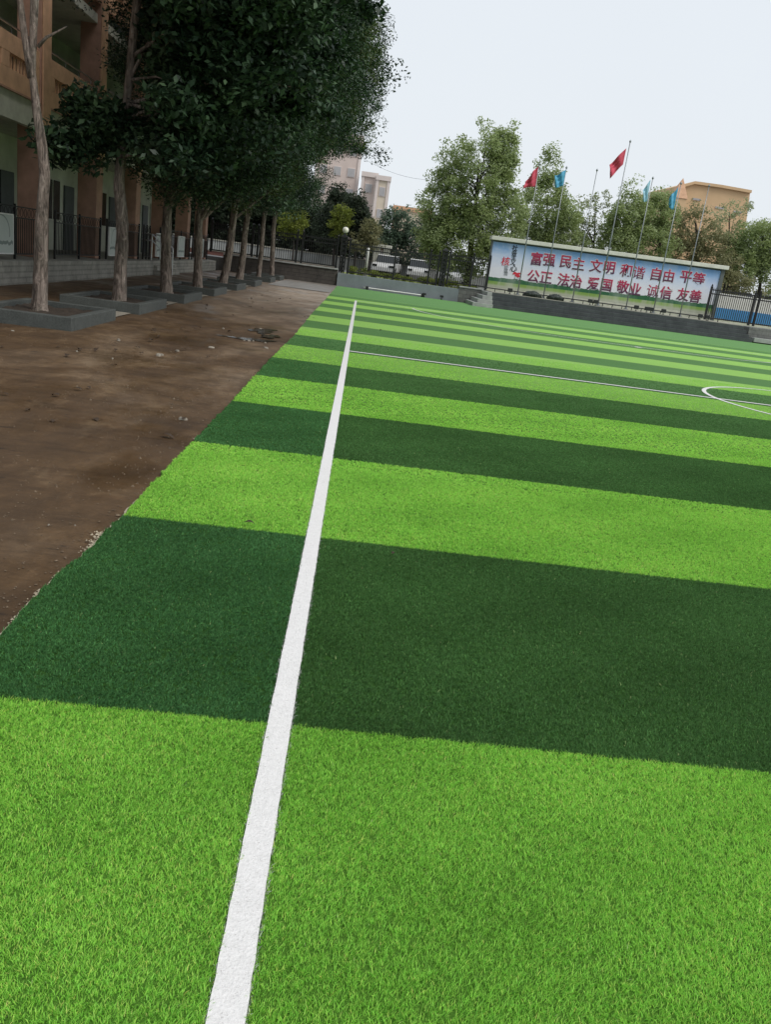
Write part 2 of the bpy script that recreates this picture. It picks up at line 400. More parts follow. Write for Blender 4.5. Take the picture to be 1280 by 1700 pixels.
def tree(name, label, cat, group, trunk, blobs, leaf, size, n_per, crad, bark, seed, nb=22, flat=.7, inner=.45, forks=(), tn=10):
    """trunk: list of (x,y,z,r) world; root empty at trunk foot"""
    rng = np.random.default_rng(seed); pr = random.Random(seed)
    foot = Vector(trunk[0][:3]); root = empty(name, foot); tag(root, label, cat, group)
    # smooth trunk
    P = np.array(trunk, float); s = np.linspace(0, len(P)-1, (len(P)-1)*4+1)
    Q = np.stack([np.interp(s, np.arange(len(P)), P[:, i]) for i in range(4)], 1)
    for _ in range(2): Q[1:-1] = (Q[:-2]+2*Q[1:-1]+Q[2:])/4
    Q[:, :3] -= np.array(foot)
    b = MB()
    flare = [q*.93*(1+.16*max(0, 1-i/3)) for i, q in enumerate(Q[:, 3])]
    b.tube(Q[:, :3], flare, tn, jit=.07, rng=pr)
    cl = blob_clumps(blobs, rng, inner) - np.array(foot)
    for fk in forks:
        f = np.array(fk, float); f[:, :3] -= np.array(foot); b.tube(f[:, :3], f[:, 3], 7, jit=.06, rng=pr)
    b.build('trunk', bark, root, smooth=True)
    br = MB(); top = Q[int(len(Q)*.55):]
    pick = rng.choice(len(cl), min(nb, len(cl)), replace=False)
    for i in pick:
        e = cl[i]; below = top[top[:, 2] <= e[2]+.3]
        st = below[rng.integers(max(0, len(below)-6), len(below))] if len(below) else top[0]
        a = Vector(st[:3]); e = Vector(e); mid = a.lerp(e, .5)+Vector((pr.uniform(-.25, .25), pr.uniform(-.25, .25), pr.uniform(.0, .45)))*(a-e).length*.25
        r0 = min(st[3]*.55, .02+.012*(a-e).length)
        br.tube([a, a.lerp(mid, .5), mid, mid.lerp(e, .55), e], [r0, r0*.85, r0*.65, r0*.4, .008], 5, cap=False)
    br.build('branches', bark, root, smooth=True)
    leaf_mesh('crown', cl, crad*(.7+.6*rng.random(len(cl))), n_per, size, leaf, rng, root, flat)
    return root
# ================================================================== ground, turf, lines
def sheet(name, x0, x1, y0, y1, z, mat, kind='structure'):
    b = MB(); b.add([(x0, y0, z), (x1, y0, z), (x1, y1, z), (x0, y1, z)], [(0, 1, 2, 3)])
    return tag(b.build(name, mat), kind=kind)
M['far_ground'] = simple('far_ground', (.13, .125, .10), .95, .3, .3)
sheet('ground', -700, 700, -300, 900, -.06, M['far_ground'])
b = MB()
nx, ny = 28, 120; xs = np.linspace(-7.9, -.7, nx); ys = np.linspace(-8, 48.6, ny); rg = random.Random(4)
b.v = [(x, y, -.022+.010*math.sin(1.7*x+.8*y)*math.sin(.9*y-x)+rg.uniform(-.003, .003)) for y in ys for x in xs]
b.f = [(j*nx+i, j*nx+i+1, (j+1)*nx+i+1, (j+1)*nx+i) for j in range(ny-1) for i in range(nx-1)]
tag(b.build('muddy_path', M['mud'], smooth=True), kind='structure')

edge = [(-8, -1.10), (1, -1.11), (2.92, -1.12), (3.34, -1.14), (3.8, -1.11), (4.48, -1.09), (6.44, -1.09), (8.46, -1.08), (12.4, -1.09), (16.2, -1.06), (18.4, -1.08), (23.8, -1.12), (31.3, -1.12), (42.3, -1.16), (47.9, -1.19)]
ey = np.concatenate([np.arange(-8, 14, .06), np.arange(14, 47.9, .3), [47.9]])
rn = np.random.default_rng(3)
ex = np.interp(ey, [e[0] for e in edge], [e[1] for e in edge])+rn.normal(size=len(ey))*.008
def edge_x(y): return np.interp(y, ey, ex)
b = MB(); n = len(ey)
b.v = [(x, y, -.05) for x, y in zip(ex, ey)]+[(x, y, 0) for x, y in zip(ex, ey)]+[(24.0, y, 0) for y in ey]
b.f = [(i, i+1, n+i+1, n+i) for i in range(n-1)]+[(n+i, n+i+1, 2*n+i+1, 2*n+i) for i in range(n-1)]
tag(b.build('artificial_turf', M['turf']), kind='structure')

GL, HL, FW_ = 33.43, 14.68, 19.5        # far goal line, halfway line, pitch width
h = LINE/2
def line_strip(name, pts, width, closed=False, fray=0):
    """flat painted strip along a polyline, 4 mm above the turf"""
    P = [Vector((*p, 0)) for p in pts]; b = MB(); k = len(P); rl = random.Random(5)
    for i, p in enumerate(P):
        a = P[(i-1) % k] if closed or i > 0 else p; c = P[(i+1) % k] if closed or i < k-1 else p
        t = (c-a).normalized(); nn = Vector((-t.y, t.x, 0))*width/2
        z = .004+.0036*min(1, max(0, (24-p.y)/10))       # pile height of the white fibres
        if fray and p.y < 7: nn = nn*(1-rl.uniform(.2, 1)*fray*2/width)
        b.v += [(p.x+nn.x, p.y+nn.y, z), (p.x-nn.x, p.y-nn.y, z)]
    for i in range(k if closed else k-1):
        j = (i+1) % k; b.f.append((2*i, 2*i+1, 2*j+1, 2*j))
    return tag(b.build(name, M['line']), kind='structure')
line_strip('touch_line', [(0, y) for y in np.arange(-4, 7, .05)]+[(0, y) for y in np.arange(7, GL+h, .5)]+[(0, GL+h)], LINE, fray=.0035)
line_strip('halfway_line', [(h, HL), (FW_, HL)], .10)
line_strip('goal_line', [(h, GL), (FW_, GL)], .08)
line_strip('centre_circle', [(9.75+3*math.cos(a), HL+.02+3*math.sin(a)) for a in np.linspace(0, 2*math.pi, 97)[:-1]], .08, True)
line_strip('goal_area_line', [(8.25-6*math.cos(a), GL-6*math.sin(a)) for a in np.linspace(.02, math.pi/2, 25)]+[(11.25+6*math.sin(a), GL-6*math.cos(a)) for a in np.linspace(0, math.pi/2-.02, 25)], .08)
b = MB(); b.lathe((9.4, 27.2, .006), [(.12, 0), (.12, .001)], 20); tag(b.build('penalty_mark', M['line']), kind='structure')

# ------------------------------------------------------------------ turf fibres (close to the camera)
def turf_blades():
    rng = np.random.default_rng(11)
    zones = [(1.0, 2.6, 17000, .0019), (2.6, 4.2, 12000, .0024), (4.2, 6.2, 8500, .0029), (6.2, 8.8, 4500, .0042), (8.8, 12.5, 1900, .0068), (12.5, 18, 600, .011)]
    V = []; C = []
    for y0, y1, dens, wd in zones:
        xl, xr = -1.14, .34+.60*y1+.6
        xl = max(xl, -.75-.45*y1)
        n = int((y1-y0)*(xr-xl)*dens)
        x = rng.uniform(xl, xr, n); y = rng.uniform(y0, y1, n)
        keep = (x > edge_x(y)+.004) & (x < .34+.60*y+.7) & (x > -.9-.45*y)
        x, y = x[keep], y[keep]
        nb = 5
        x = np.repeat(x, nb)+rng.normal(size=len(x)*nb)*.0055; y = np.repeat(y, nb)+rng.normal(size=len(y)*nb)*.0055
        k = len(x)
        # lean: a slowly changing pile direction plus scatter
        th = rng.uniform(0, 6.283, k)
        bx = .35+.35*np.sin(2.1*x+.7*y)+.25*np.sin(9*x-7*y); by = .25+.3*np.sin(1.3*y-1.1*x)+.25*np.sin(8*x+11*y)
        lx = np.cos(th)*.9+bx*.4; ly = np.sin(th)*.9+by*.4
        fade = np.clip((20-y)/14, .35, 1)
        H = rng.uniform(.007, .0125, k)*fade; tilt = rng.uniform(.5, 1.3, k)
        tipx = x+lx*H*tilt; tipy = y+ly*H*tilt
        midx = x+lx*H*tilt*.35; midy = y+ly*H*tilt*.35
        ang = rng.uniform(0, 3.1416, k); wx = np.cos(ang)*wd*.5; wy = np.sin(ang)*wd*.5
        v = np.zeros((k, 5, 3)); 
        v[:, 0] = np.stack([x-wx, y-wy, np.full(k, -.002)], 1); v[:, 1] = np.stack([x+wx, y+wy, np.full(k, -.002)], 1)
        v[:, 2] = np.stack([midx+wx*.85, midy+wy*.85, H*.62], 1); v[:, 3] = np.stack([tipx, tipy, H], 1)
        v[:, 4] = np.stack([midx-wx*.85, midy-wy*.85, H*.62], 1)
        kk = np.floor((y+rng.normal(size=k)*.004-Y0)/WST).astype(int) % 2
        light = np.array([.385, .80, .12]); dark = np.array([.092, .215, .062]); white = np.array([.80, .78, .77])
        col = np.where((kk == 1)[:, None], light, dark)
        hue = rng.normal(size=k)*.05
        vv = np.exp(rng.normal(size=k)*.30)[:, None]
        patch = 1+.07*np.sin(3.1*x+1.7*y)+.06*np.sin(7.3*y-4.1*x+1)
        col = col*vv*patch[:, None]*(1+np.stack([hue, 0*hue, -hue*.6], 1))
        margin = (x < 0)
        col = np.where((margin & (kk == 0))[:, None], col*np.array([.95, 1.1, 1.25]), col)
        straw = rng.random(k) < .003; col[straw] = np.array([.40, .50, .22])*vv[straw]
        isw = np.abs(x+rng.normal(size=k)*.0026) < h+.001; v[isw, 2:, 2] *= .82; col = np.where(isw[:, None], white*np.clip(vv, .88, 1.04), col)
        V.append(v); C.append(col)
    V = np.concatenate(V); C = np.clip(np.concatenate(C), 0, .9)
    k = len(V); cc = np.repeat(np.concatenate([C, np.ones((k, 1))], 1), 5, axis=0)
    o = np_mesh('turf_fibres', V.reshape(-1, 3), np.arange(k*5).reshape(-1, 5), M['blade'], {'col': ('FLOAT_COLOR', cc)})
    tag(o, 'short plastic grass fibres of the striped green pitch', 'turf', kind='stuff')
turf_blades()

# sandy crumbs spilling from under the turf edge
def crumbs():
    rng = np.random.default_rng(8); b = MB(); pr = random.Random(8)
    cs = [(2.95, .02), (3.10, .02), (3.36, .025), (3.62, .02), (4.05, .045), (4.2, .04), (5.6, .015), (6.7, .02)]
    for yc, sp in cs:
        for _ in range(int(70*sp/.03)):
            y = yc+rng.normal()*sp*1.6; x = float(edge_x(y))-abs(rng.normal())*sp*.6+.004
            r = pr.uniform(.002, .0075)
            q = [(x+r*pr.uniform(.6, 1.4)*math.cos(a), y+r*pr.uniform(.6, 1.4)*math.sin(a), -.018+pr.uniform(0, .003)) for a in (0.3, 1.7, 3.0, 4.4, 5.6)]
            b.add(q+[(x, y, -.018+r*1.1)], [(i, (i+1) % 5, 5) for i in range(5)])
    M['sand'] = simple('sand', (.44, .38, .28), .95, .3, 60, .3)
    o = b.build('sand_crumbs', M['sand']); tag(o, 'pale sandy crumbs spilled along the turf edge', 'sand', kind='stuff')
    # frayed pale backing strip showing under the first metres of the turf edge
    b = MB(); yy = np.arange(2.3, 5.0, .03)
    wv = .007+.007*np.maximum(0, np.sin(3.1*yy+.5))*np.maximum(0, np.sin(7*yy))+rng.random(len(yy))*.006
    xx = np.array([float(edge_x(y)) for y in yy])
    n = len(yy)
    b.v = [(x-w_, y, -.010) for x, y, w_ in zip(xx, yy, wv)]+[(x+.01, y, -.004) for x, y in zip(xx, yy)]+[(x-w_, y, -.03) for x, y, w_ in zip(xx, yy, wv)]
    b.f = [(i, i+1, n+i+1, n+i) for i in range(n-1)]+[(2*n+i, 2*n+i+1, i+1, i) for i in range(n-1)]
    tag(b.build('turf_backing', M['sand']), kind='structure')
crumbs()

# ================================================================== planters and the row of trees
TY = [13.8, 17.7, 21.9, 26.1, 30.6, 35.6, 41.3, 45.9]
ordw = ['nearest', 'second', 'third', 'fourth', 'fifth', 'sixth', 'seventh', 'eighth']
def planter(y, i):
    x0, x1, y0, y1, hh, t = -5.64, -4.10, y-1.15, y+1.15, .18, .13
    root = empty('tree_planter', ((x0+x1)/2, y, 0)); cx = (x0+x1)/2
    tag(root, f'low square grey stone planter holding the {ordw[i]} trunk of the tree row', 'planter', 'stone planters round the row of trees')
    X0, X1, Y0_, Y1_ = x0-cx, x1-cx, -1.15, 1.15
    for q in ((X0, X1, Y0_, Y0_+t), (X0, X1, Y1_-t, Y1_), (X1-t, X1, Y0_+t+.003, Y1_-t-.003), (X0, X0+t, Y0_+t+.003, Y1_-t-.003)):
        MB().box(*q, -.04, hh).build('kerb_stone', M['planter'], root, bevel=.012)
    rg = random.Random(i); b = MB(); k = 14
    xs = np.linspace(X0+t-.01, X1-t+.01, k); ys = np.linspace(Y0_+t-.01, Y1_-t+.01, k)
    b.v = [(x, yy, .10+rg.uniform(-.02, .03)) for yy in ys for x in xs]
    b.f = [(j*k+i2, j*k+i2+1, (j+1)*k+i2+1, (j+1)*k+i2) for j in range(k-1) for i2 in range(k-1)]
    b.build('soil_bed', M['soil'], root, smooth=True)
for i, y in enumerate(TY[:7]): planter(y, i)
planter(TY[7], 7)
M['pale_slab'] = simple('pale_slab', (.27, .245, .20), .8, .35, 2.5, .2)
for a_, c_ in zip(TY[:5], TY[1:6]): sheet('paving_slab', -5.7, -4.25, a_+1.17, c_-1.17, -.004, M['pale_slab'])

def trunk_px(Y, pts):
    r = []
    for px, py, wpx in pts:
        p = at(px, py, Y); dist = (p-CAM).dot(FW); r.append((p.x, p.y, p.z, wpx/2*dist/F_PX))
    f = r[0]; r.insert(0, (f[0], f[1], .06, f[3]*1.08)); return r
def up(tr, *more): return tr+[(x, tr[-1][1]+dy, z, r) for x, dy, z, r in more]
TL = ['bare rough trunk of the nearest tree, forking high against the balcony', 'second tree of the row, slim bent pale trunk under a dark crown', 'third tree of the row, thick fluted trunk in deep shade',
      'fourth tree of the row, reddish split trunk before the building steps', 'fifth tree of the row, trunk leaning right, base in its own planter', 'sixth tree of the row, dark curved trunk close behind a leaning one',
      'seventh tree of the row, thin dark trunk before the iron fence', 'last tree of the row, straight pale trunk nearest the fence']
def row_tree(i, pts, more, blobs, forks=(), nb=26, n_per=215, size=.085, crad=.5):
    tr = up(trunk_px(TY[i], pts), *more)
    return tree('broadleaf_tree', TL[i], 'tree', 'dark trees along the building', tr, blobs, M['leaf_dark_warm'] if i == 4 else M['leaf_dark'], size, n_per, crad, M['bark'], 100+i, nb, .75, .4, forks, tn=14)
y = TY[0]
row_tree(0, [(65, 505, 27), (67, 440, 24), (67, 400, 23), (70, 330, 20), (74, 285, 19), (68, 235, 17), (61, 190, 15), (55, 140, 13), (52, 115, 12)],
         [(-5.1, .1, 5.6, .075), (-4.9, .2, 6.8, .06), (-4.8, 0, 8.2, .04)],
         [(-4.9, y, 9.6, 3.6, 3.2, 2.9, 130), (-4.9, y, 6.5, .9, .8, .4, 14)],
         forks=[[(*at(52, 130, y), .062), (*at(44, 85, y), .055), (*at(38, 45, y), .05), (*at(33, 5, y), .045), (-5.9, y, 7.4, .03)],
                [(*at(62, 78, y), .03), (*at(76, 62, y), .022), (*at(92, 54, y), .016), (*at(110, 44, y), .008)]], size=.15, n_per=70)
y = TY[1]
row_tree(1, [(197, 495, 25), (200, 436, 22), (203, 385, 21), (201, 352, 21), (196, 303, 18), (201, 263, 17), (206, 200, 15), (212, 146, 13)],
         [(-4.7, .2, 6.2, .09), (-4.3, .2, 7.6, .06), (-4.2, 0, 8.8, .04)],
         [(-2.7, y+.3, 6.3, 2.2, 2.6, 2.7, 240), (-3.4, y+.3, 8.8, 2.8, 3, 1.9, 120), (-5.55, y-.3, 3.75, .40, .45, .30, 6), (-5.75, y-.3, 2.95, .55, .5, .25, 8), (-5.0, y, 3.3, .5, .6, .4, 12), (-3.6, y, 3.4, 1.3, 1.6, .8, 44)], size=.15)
y = TY[2]
row_tree(2, [(276, 482, 22), (275, 440, 19), (275, 409, 18), (276, 370, 17), (280, 320, 15)],
         [(-4.6, .1, 5.5, .1), (-4.4, .2, 7.0, .07), (-4.4, 0, 8.8, .04)],
         [(-3.5, y, 6.2, 2.9, 2.8, 3.6, 420), (-4.0, y, 8.8, 2.7, 3, 2.0, 150), (-4.2, y, 3.0, 1.9, 1.5, .6, 60)])
y = TY[3]
row_tree(3, [(328, 474, 17), (328, 440, 15), (329, 400, 14), (330, 360, 13)],
         [(-4.7, .1, 5.0, .1), (-4.5, .2, 7.0, .07), (-4.4, 0, 9.2, .04)],
         [(-3.8, y, 7.0, 3.3, 2.8, 3.8, 480), (-4.8, y, 9.9, 3.0, 3, 2.2, 150), (-4.4, y, 3.6, 1.7, 1.8, .8, 50)])
y = TY[4]
row_tree(4, [(370, 468, 15), (376, 445, 14), (381, 415, 13), (385, 375, 12)],
         [(-4.4, .1, 5.0, .1), (-4.4, .2, 7.0, .07), (-4.4, 0, 10, .04)],
         [(-4.0, y, 8.0, 4.0, 2.9, 4.0, 500), (-5.0, y, 11.0, 3.2, 3, 2.4, 150), (-4.3, y, 3.9, 1.7, 2, 1.0, 60)])
y = TY[5]
row_tree(5, [(397, 463, 14), (402, 435, 12), (404, 410, 11), (407, 380, 10)],
         [(-4.5, .1, 5.0, .1), (-4.4, .2, 7.0, .07), (-4.4, 0, 10.5, .04)],
         [(-4.1, y, 8.8, 4.3, 3.1, 4.3, 500), (-5.2, y, 12, 3.4, 3, 2.6, 150), (-4.4, y, 4.0, 1.8, 2, 1.1, 70), (-1.2, y, 5.8, 1.0, .7, .28, 14)])
y = TY[6]
row_tree(6, [(429, 457, 8.5), (432, 430, 8), (435, 400, 7.5), (437, 375, 7)],
         [(-4.8, .1, 5.0, .1), (-4.6, .2, 7.0, .07), (-4.6, 0, 11, .04)],
         [(-4.5, y, 9.4, 4.3, 3.3, 4.8, 500), (-5.6, y, 13, 3.6, 3.2, 2.6, 140), (-4.5, y, 4.4, 2.0, 2.2, 1.2, 80)])
y = TY[7]
row_tree(7, [(451, 454, 8.5), (452, 425, 8), (453, 395, 7.5), (454, 375, 7)],
         [(-4.6, .1, 5.0, .1), (-4.6, .2, 7.5, .07), (-4.6, 0, 12, .04)],
         [(-4.6, y, 10.2, 4.5, 3.4, 5.0, 540), (-6.0, y, 14.5, 3.6, 3.2, 3.0, 160), (-4.2, y, 4.8, 2.1, 2.4, 1.4, 100)])

# ================================================================== school building on the left
def school():
    root = empty('school_building', (-9.6, 30, 0)); R = root
    tag(root, 'orange school building with open corridors and balconies behind the row of trees', 'building')
    ox, oy = -9.6, 30
    def P(b, name, mat, **k):
        b.v = [(x-ox, y-oy, z) for x, y, z in b.v]; return b.build(name, mat, R, **k)
    YA, YB = 9.0, 46.75; XF = -8.4; XR = -10.7
    cols = [22.9-4.65*k for k in (3, 2, 1)]+[22.9+4.65*k for k in range(0, 6)]
    # plinth: body with two low steps along the front
    b = MB(); b.box(-19, -7.8, YA, YB, -.05, .50); P(b, 'plinth', M['plinth'])
    b = MB(); b.box(-7.797, -7.5, 32.9, 36.2, -.05, .17); b.box(-7.797, -7.65, 32.9, 36.2, .173, .34); P(b, 'entrance_step', M['plinth'], bevel=.01)
    for fl in range(3):
        z0 = .5+3.45*fl; zc = z0+3.2
        b = MB(); b.box(XR-.2, XR, YA, YB, z0+.002, zc); P(b, 'corridor_wall', M['pale_green_wall'])
        b = MB(); b.box(-19, XF-.06 if fl < 2 else XF+.3, YA, YB, zc+.002, zc+.248); P(b, 'floor_slab', M['cream'])
        # doors and windows along the corridor wall
        y = YA+.8; k = 0
        while y < YB-2.2:
            if k % 3 == 0:
                b = MB(); b.box(XR+.004, XR+.07, y, y+.95, z0+.01, z0+2.2); d = P(b, 'door', M['dark_frame'], bevel=.01)
                c = MB(); c.box(XR+.074-ox, XR+.11-ox, y+.8-oy, y+.86-oy, z0+.95, z0+1.1); c.build('handle', M['bright_steel'], d)
                y += 1.5
            else:
                b = MB(); b.box(XR+.004, XR+.06, y, y+1.5, z0+.95, z0+2.35); wv = P(b, 'window', M['cream'])
                c = MB()
                for j in range(2): c.box(XR+.063-ox, XR+.066-ox, y+.07+j*.72-oy, y+.71+j*.72-oy, z0+1.02, z0+2.28)
                c.build('pane', M['glass'], wv); y += 1.95
            k += 1
    for cy in cols:
        b = MB(); b.box(-8.95, -8.36, cy, cy+.62, .502, 10.8); P(b, 'column', M['column_brown'], bevel=.015)
        b = MB(); b.box(-8.355, -8.31, cy+.03, cy+.56, 3.45, 10.8); P(b, 'pilaster', M['terracotta'], bevel=.01)
    for a, c in zip(cols[:-1], cols[1:]):
        y0, y1 = a+.625, c-.005
        b = MB(); b.box(XF-.22, XF-.03, y0, y1, 3.62, 4.22); P(b, 'beam', M['cream'])
        for fl in (1, 2):
            zb = 4.25+3.45*(fl-1); zt = zb+1.15
            b = MB(); b.box(XF-.18, XF, y0, y1, zb, zb+.42); b.box(XF-.18, XF, y0, y1, zb+.75, zt)
            L = y1-y0; sl = 1.35; gap = (L-2*sl)/3
            for q in (y0, y0+gap+sl, y1-gap): b.box(XF-.18, XF, q, q+gap, zb+.423, zb+.747)
            sp = P(b, 'balcony_wall', M['terracotta'], bevel=.006)
            c_ = MB(); c_.box(XF-.01-ox, XF+.045-ox, y0-oy, y1-oy, zb-.045, zb-.004); c_.build('edge_trim', M['column_brown'], sp)
            c_ = MB()
            for s0 in (y0+gap, y0+2*gap+sl):
                for j in range(7): yy = s0+sl*(j+.5)/7-oy; c_.box(XF-.11-ox, XF-.07-ox, yy-.025, yy+.025, zb+.4242, zb+.7458)
                c_.box(XF-.105-ox, XF-.075-ox, s0-oy, s0+sl-oy, zb+.4235, zb+.44)
            c_.build('slot_bars', M['terracotta'], sp)
            r = MB(); r.tube([(XF-.09, y0, zt+.2), (XF-.09, y1, zt+.2)], .022, 8)
            for yy in np.linspace(y0+.4, y1-.4, 4): r.tube([(XF-.09, yy, zt), (XF-.09, yy, zt+.2)], .014, 6)
            P(r, 'balcony_rail', M['bright_steel'])
        # iron railing between the ground floor columns, leaving the entrance bay open in its middle
        r = MB(); zr = .5
        gaps = [(y0, y1)] if not (y0 < 34 < y1) else [(y0, y0+1.0), (y1-1.4, y1)]
        for g0, g1 in gaps:
            for z in (.12, .95, 1.2): r.box(-8.22, -8.19, g0, g1, zr+z-.015, zr+z+.015)
            for yy in np.arange(g0+.06, g1, .115): r.box(-8.213, -8.197, yy-.008, yy+.008, zr+.135, zr+.934)
            for yy in np.arange(g0+.12, g1-.05, .23): r.tube([(-8.205, yy+.085*math.cos(t), zr+1.075+.1*math.sin(t)) for t in np.linspace(0, 2*math.pi, 9)], .008, 4)
            for yy in np.linspace(g0+.02, g1-.02, 3): r.box(-8.23, -8.18, yy-.025, yy+.025, zr+.002, zr+1.26)
        P(r, 'corridor_railing', M['black_steel'])
    r = MB()
    for yy in (33.2, 34.6):
        for dz in (.95, .72):
            r.tube([(-8.35, yy, .5+dz), (-7.95, yy, .5+dz), (-7.45, yy, dz+.05)], .025, 8)
        r.tube([(-7.97, yy, .5), (-7.97, yy, 1.45)], .025, 8); r.tube([(-7.47, yy, -.02), (-7.47, yy, 1.0)], .025, 8)
    P(r, 'stair_handrail', M['bright_steel'])
    b = MB(); b.box(-19, -8.1, YA, YB+.3, 10.85, 11.3); P(b, 'roof', M['terracotta'])
    b = MB(); b.box(-19, -18.8, YA, YB, .502, 10.84); P(b, 'back_wall', M['terracotta'])
    b = MB(); b.box(-18.79, -10.91, YB-.25, YB, .502, 10.84); P(b, 'gable_wall', M['terracotta'])
    b = MB(); b.box(-18.79, -10.91, YA, YA+.25, .502, 10.84); P(b, 'gable_wall', M['terracotta'])
school()

def board_mat():
    t = NT('display_board_print')
    sp = t.n('ShaderNodeSeparateXYZ'); t.l(t.tc.outputs['Generated'], sp.inputs[0])
    Y, Z = sp.outputs['Y'], sp.outputs['Z']
    # a printed round arch, and ink hills with a bridge along the bottom
    dy = t.math('SUBTRACT', Y, .5); dz = t.math('MULTIPLY', t.math('SUBTRACT', Z, .52), .78)
    d = t.math('SQRT', t.math('ADD', t.math('MULTIPLY', dy, dy), t.math('MULTIPLY', dz, dz)))
    ring = t.ramp(d, [(.345, 0.0), (.355, 1.0), (.375, 1.0), (.385, 0.0)])
    ring = t.math('MULTIPLY', ring, t.math('GREATER_THAN', Z, .42))
    hill = t.math('ADD', .17, t.math('MULTIPLY', t.noise(5, 3, .6, t.map((0, 1, .01), src='Generated')), .28))
    ink = t.math('MULTIPLY', t.math('LESS_THAN', Z, hill), t.math('GREATER_THAN', Z, t.math('SUBTRACT', hill, .09)))
    c = t.mix(t.noise(3, 3, .5), (.42, .47, .45), (.56, .60, .56))
    c = t.mix(t.math('MULTIPLY', ring, .7), c, (.10, .14, .13)); c = t.mix(t.math('MULTIPLY', ink, .75), c, (.09, .13, .12))
    t.color(c); t.set(Roughness=.5); return t.m
M['board'] = board_mat()
BL = ['white display board with printed arch on the railing left of the nearest trunk', 'white display board partly behind the second trunk', 'small white display board on the railing between second and third trunks',
      'white display board seen just left of the fourth trunk', 'narrow white display board on the last railing right of the fourth trunk']
for (y0, y1), lb in zip([(19.15, 20.6), (28.25, 29.5), (34.6, 36.0), (38.6, 39.9), (43.2, 44.6)], BL):
    r = tag(empty('display_board', (-8.14, (y0+y1)/2, .62)), lb, 'sign', 'display boards on the corridor railing'); hw = (y1-y0)/2
    b = MB(); b.box(-.02, .02, -hw+.03, hw-.03, .03, .87); b.build('panel', M['board'], r)
    b = MB()
    for q in ((-hw, hw, 0, .028), (-hw, hw, .872, .9), (-hw, -hw+.028, .0285, .8715), (hw-.028, hw, .0285, .8715)): b.box(-.03, .028, q[0], q[1], q[2], q[3])
    b.build('frame', M['white_paint'], r)
# ================================================================== far end: walls, terrace, fences
b = MB(); b.box(-700, 700, 48.75, 900, -.3, .66); tag(b.build('rear_terrain', M['asphalt']), kind='structure')
sheet('verge', -1.2, 60, 48.9, 56, .664, M['verge'])
sheet('rear_road', -60, -1.3, 48.9, 75, .664, M['asphalt'])
def puddle(name, cx, cy, rx, ry, seed):
    pr = random.Random(seed); n = 40; b = MB(); ph = [pr.uniform(0, 6) for _ in range(4)]
    for k in range(n):
        a = 2*math.pi*k/n; q = 1+.22*math.sin(2*a+ph[0])+.22*math.sin(3*a+ph[1])+.2*math.sin(5*a+ph[2])+.14*math.sin(8*a+ph[3])
        b.v.append((cx+rx*q*math.cos(a), cy+ry*q*math.sin(a), -.0075))
    b.f = [tuple(range(n))]; return tag(b.build(name, M['puddle']), kind='structure')
M['puddle'] = simple('puddle', (.06, .045, .032), .12, .3, 3, spec=.5)
for i_, (px_, py_, rx_, ry_) in enumerate(((436, 549, .26, .42), (416, 563, .36, .24), (448, 558, .16, .3))):
    d_ = FW+(px_-640)/F_PX*RT+(850-py_)/F_PX*UP; p_ = CAM+d_*((-.008-CAM.z)/d_.z); puddle('puddle', p_.x, p_.y, rx_, ry_, i_)
sheet('far_concrete', -4.0, -1.2, 38.0, 48.45, -.008, M['wet_concrete'])

def wall_thing(name, label, parts):
    x0, x1, y0, y1, z0, z1 = parts[0][1]
    c = Vector(((x0+x1)/2, (y0+y1)/2, 0)); r = tag(empty(name, c), label, 'wall')
    for nm, (a0, a1, b0, b1, c0, c1), mt in parts:
        MB().box(a0-c.x, a1-c.x, b0-c.y, b1-c.y, c0, c1).build(nm, mt, r, bevel=.012)
    return r
wall_thing('block_wall', 'dark stone block wall under the iron fence behind the last trees', [('wall_body', (-7.7, -1.25, 48.4, 48.72, -.1, .84), M['dark_blocks']), ('coping', (-7.7, -1.25, 48.33, 48.74, .843, .92), M['pale_stone'])])
wall_thing('rendered_wall', 'plain blue grey rendered wall behind the far end of the turf', [('wall_body', (-1.245, 5.7, 48.3, 48.74, -.1, .70), M['grey_render'])])
wall_thing('block_wall', 'short grey stone block wall between rendered wall and stone stairs', [('wall_body', (5.705, 7.05, 48.3, 48.72, -.1, .80), M['grey_blocks']), ('coping', (5.705, 7.05, 48.25, 48.74, .803, .88), M['pale_stone'])])
wall_thing('block_wall', 'rough grey block wall right of the dark terrace steps', [('wall_body', (21.85, 27, 46.2, 48.72, -.1, .80), M['grey_blocks']), ('coping', (22.0, 27, 45.6, 46.15, .05, .28), M['pale_stone'])])

# terrace of dark tiled steps with pale stone stairs wrapping its left end
r = tag(empty('stepped_terrace', (14, 47.3, 0)), 'long terrace of dark tiled steps below the slogan billboard', 'terrace')
for k in range(4):
    y0 = 45.6+.18*k
    MB().box(7.25+.0*k-14, 21.9-.12*k-14, y0-47.3, (y0+.177 if k < 3 else 48.74)-47.3, -.1, .20*(k+1)-.004).build('step', M['step_tile'], r, bevel=.012)
MB().box(7.26-14, 21.5-14, 46.2-47.3, 48.74-47.3, .80, .835).build('terrace_floor', M['terrace_top'], r)
r = tag(empty('stone_stairs', (6.6, 45.9, 0)), 'pale stone stairs climbing to the left end of the dark terrace', 'stairs')
for k in range(4):
    MB().box(6.15+.28*k-6.6, 7.245-6.6, 45.0+.3*k-45.9, 48.24-45.9, .2*k if k else -.1, .2*(k+1)-.003).build('step', M['pale_stone'], r, bevel=.012)

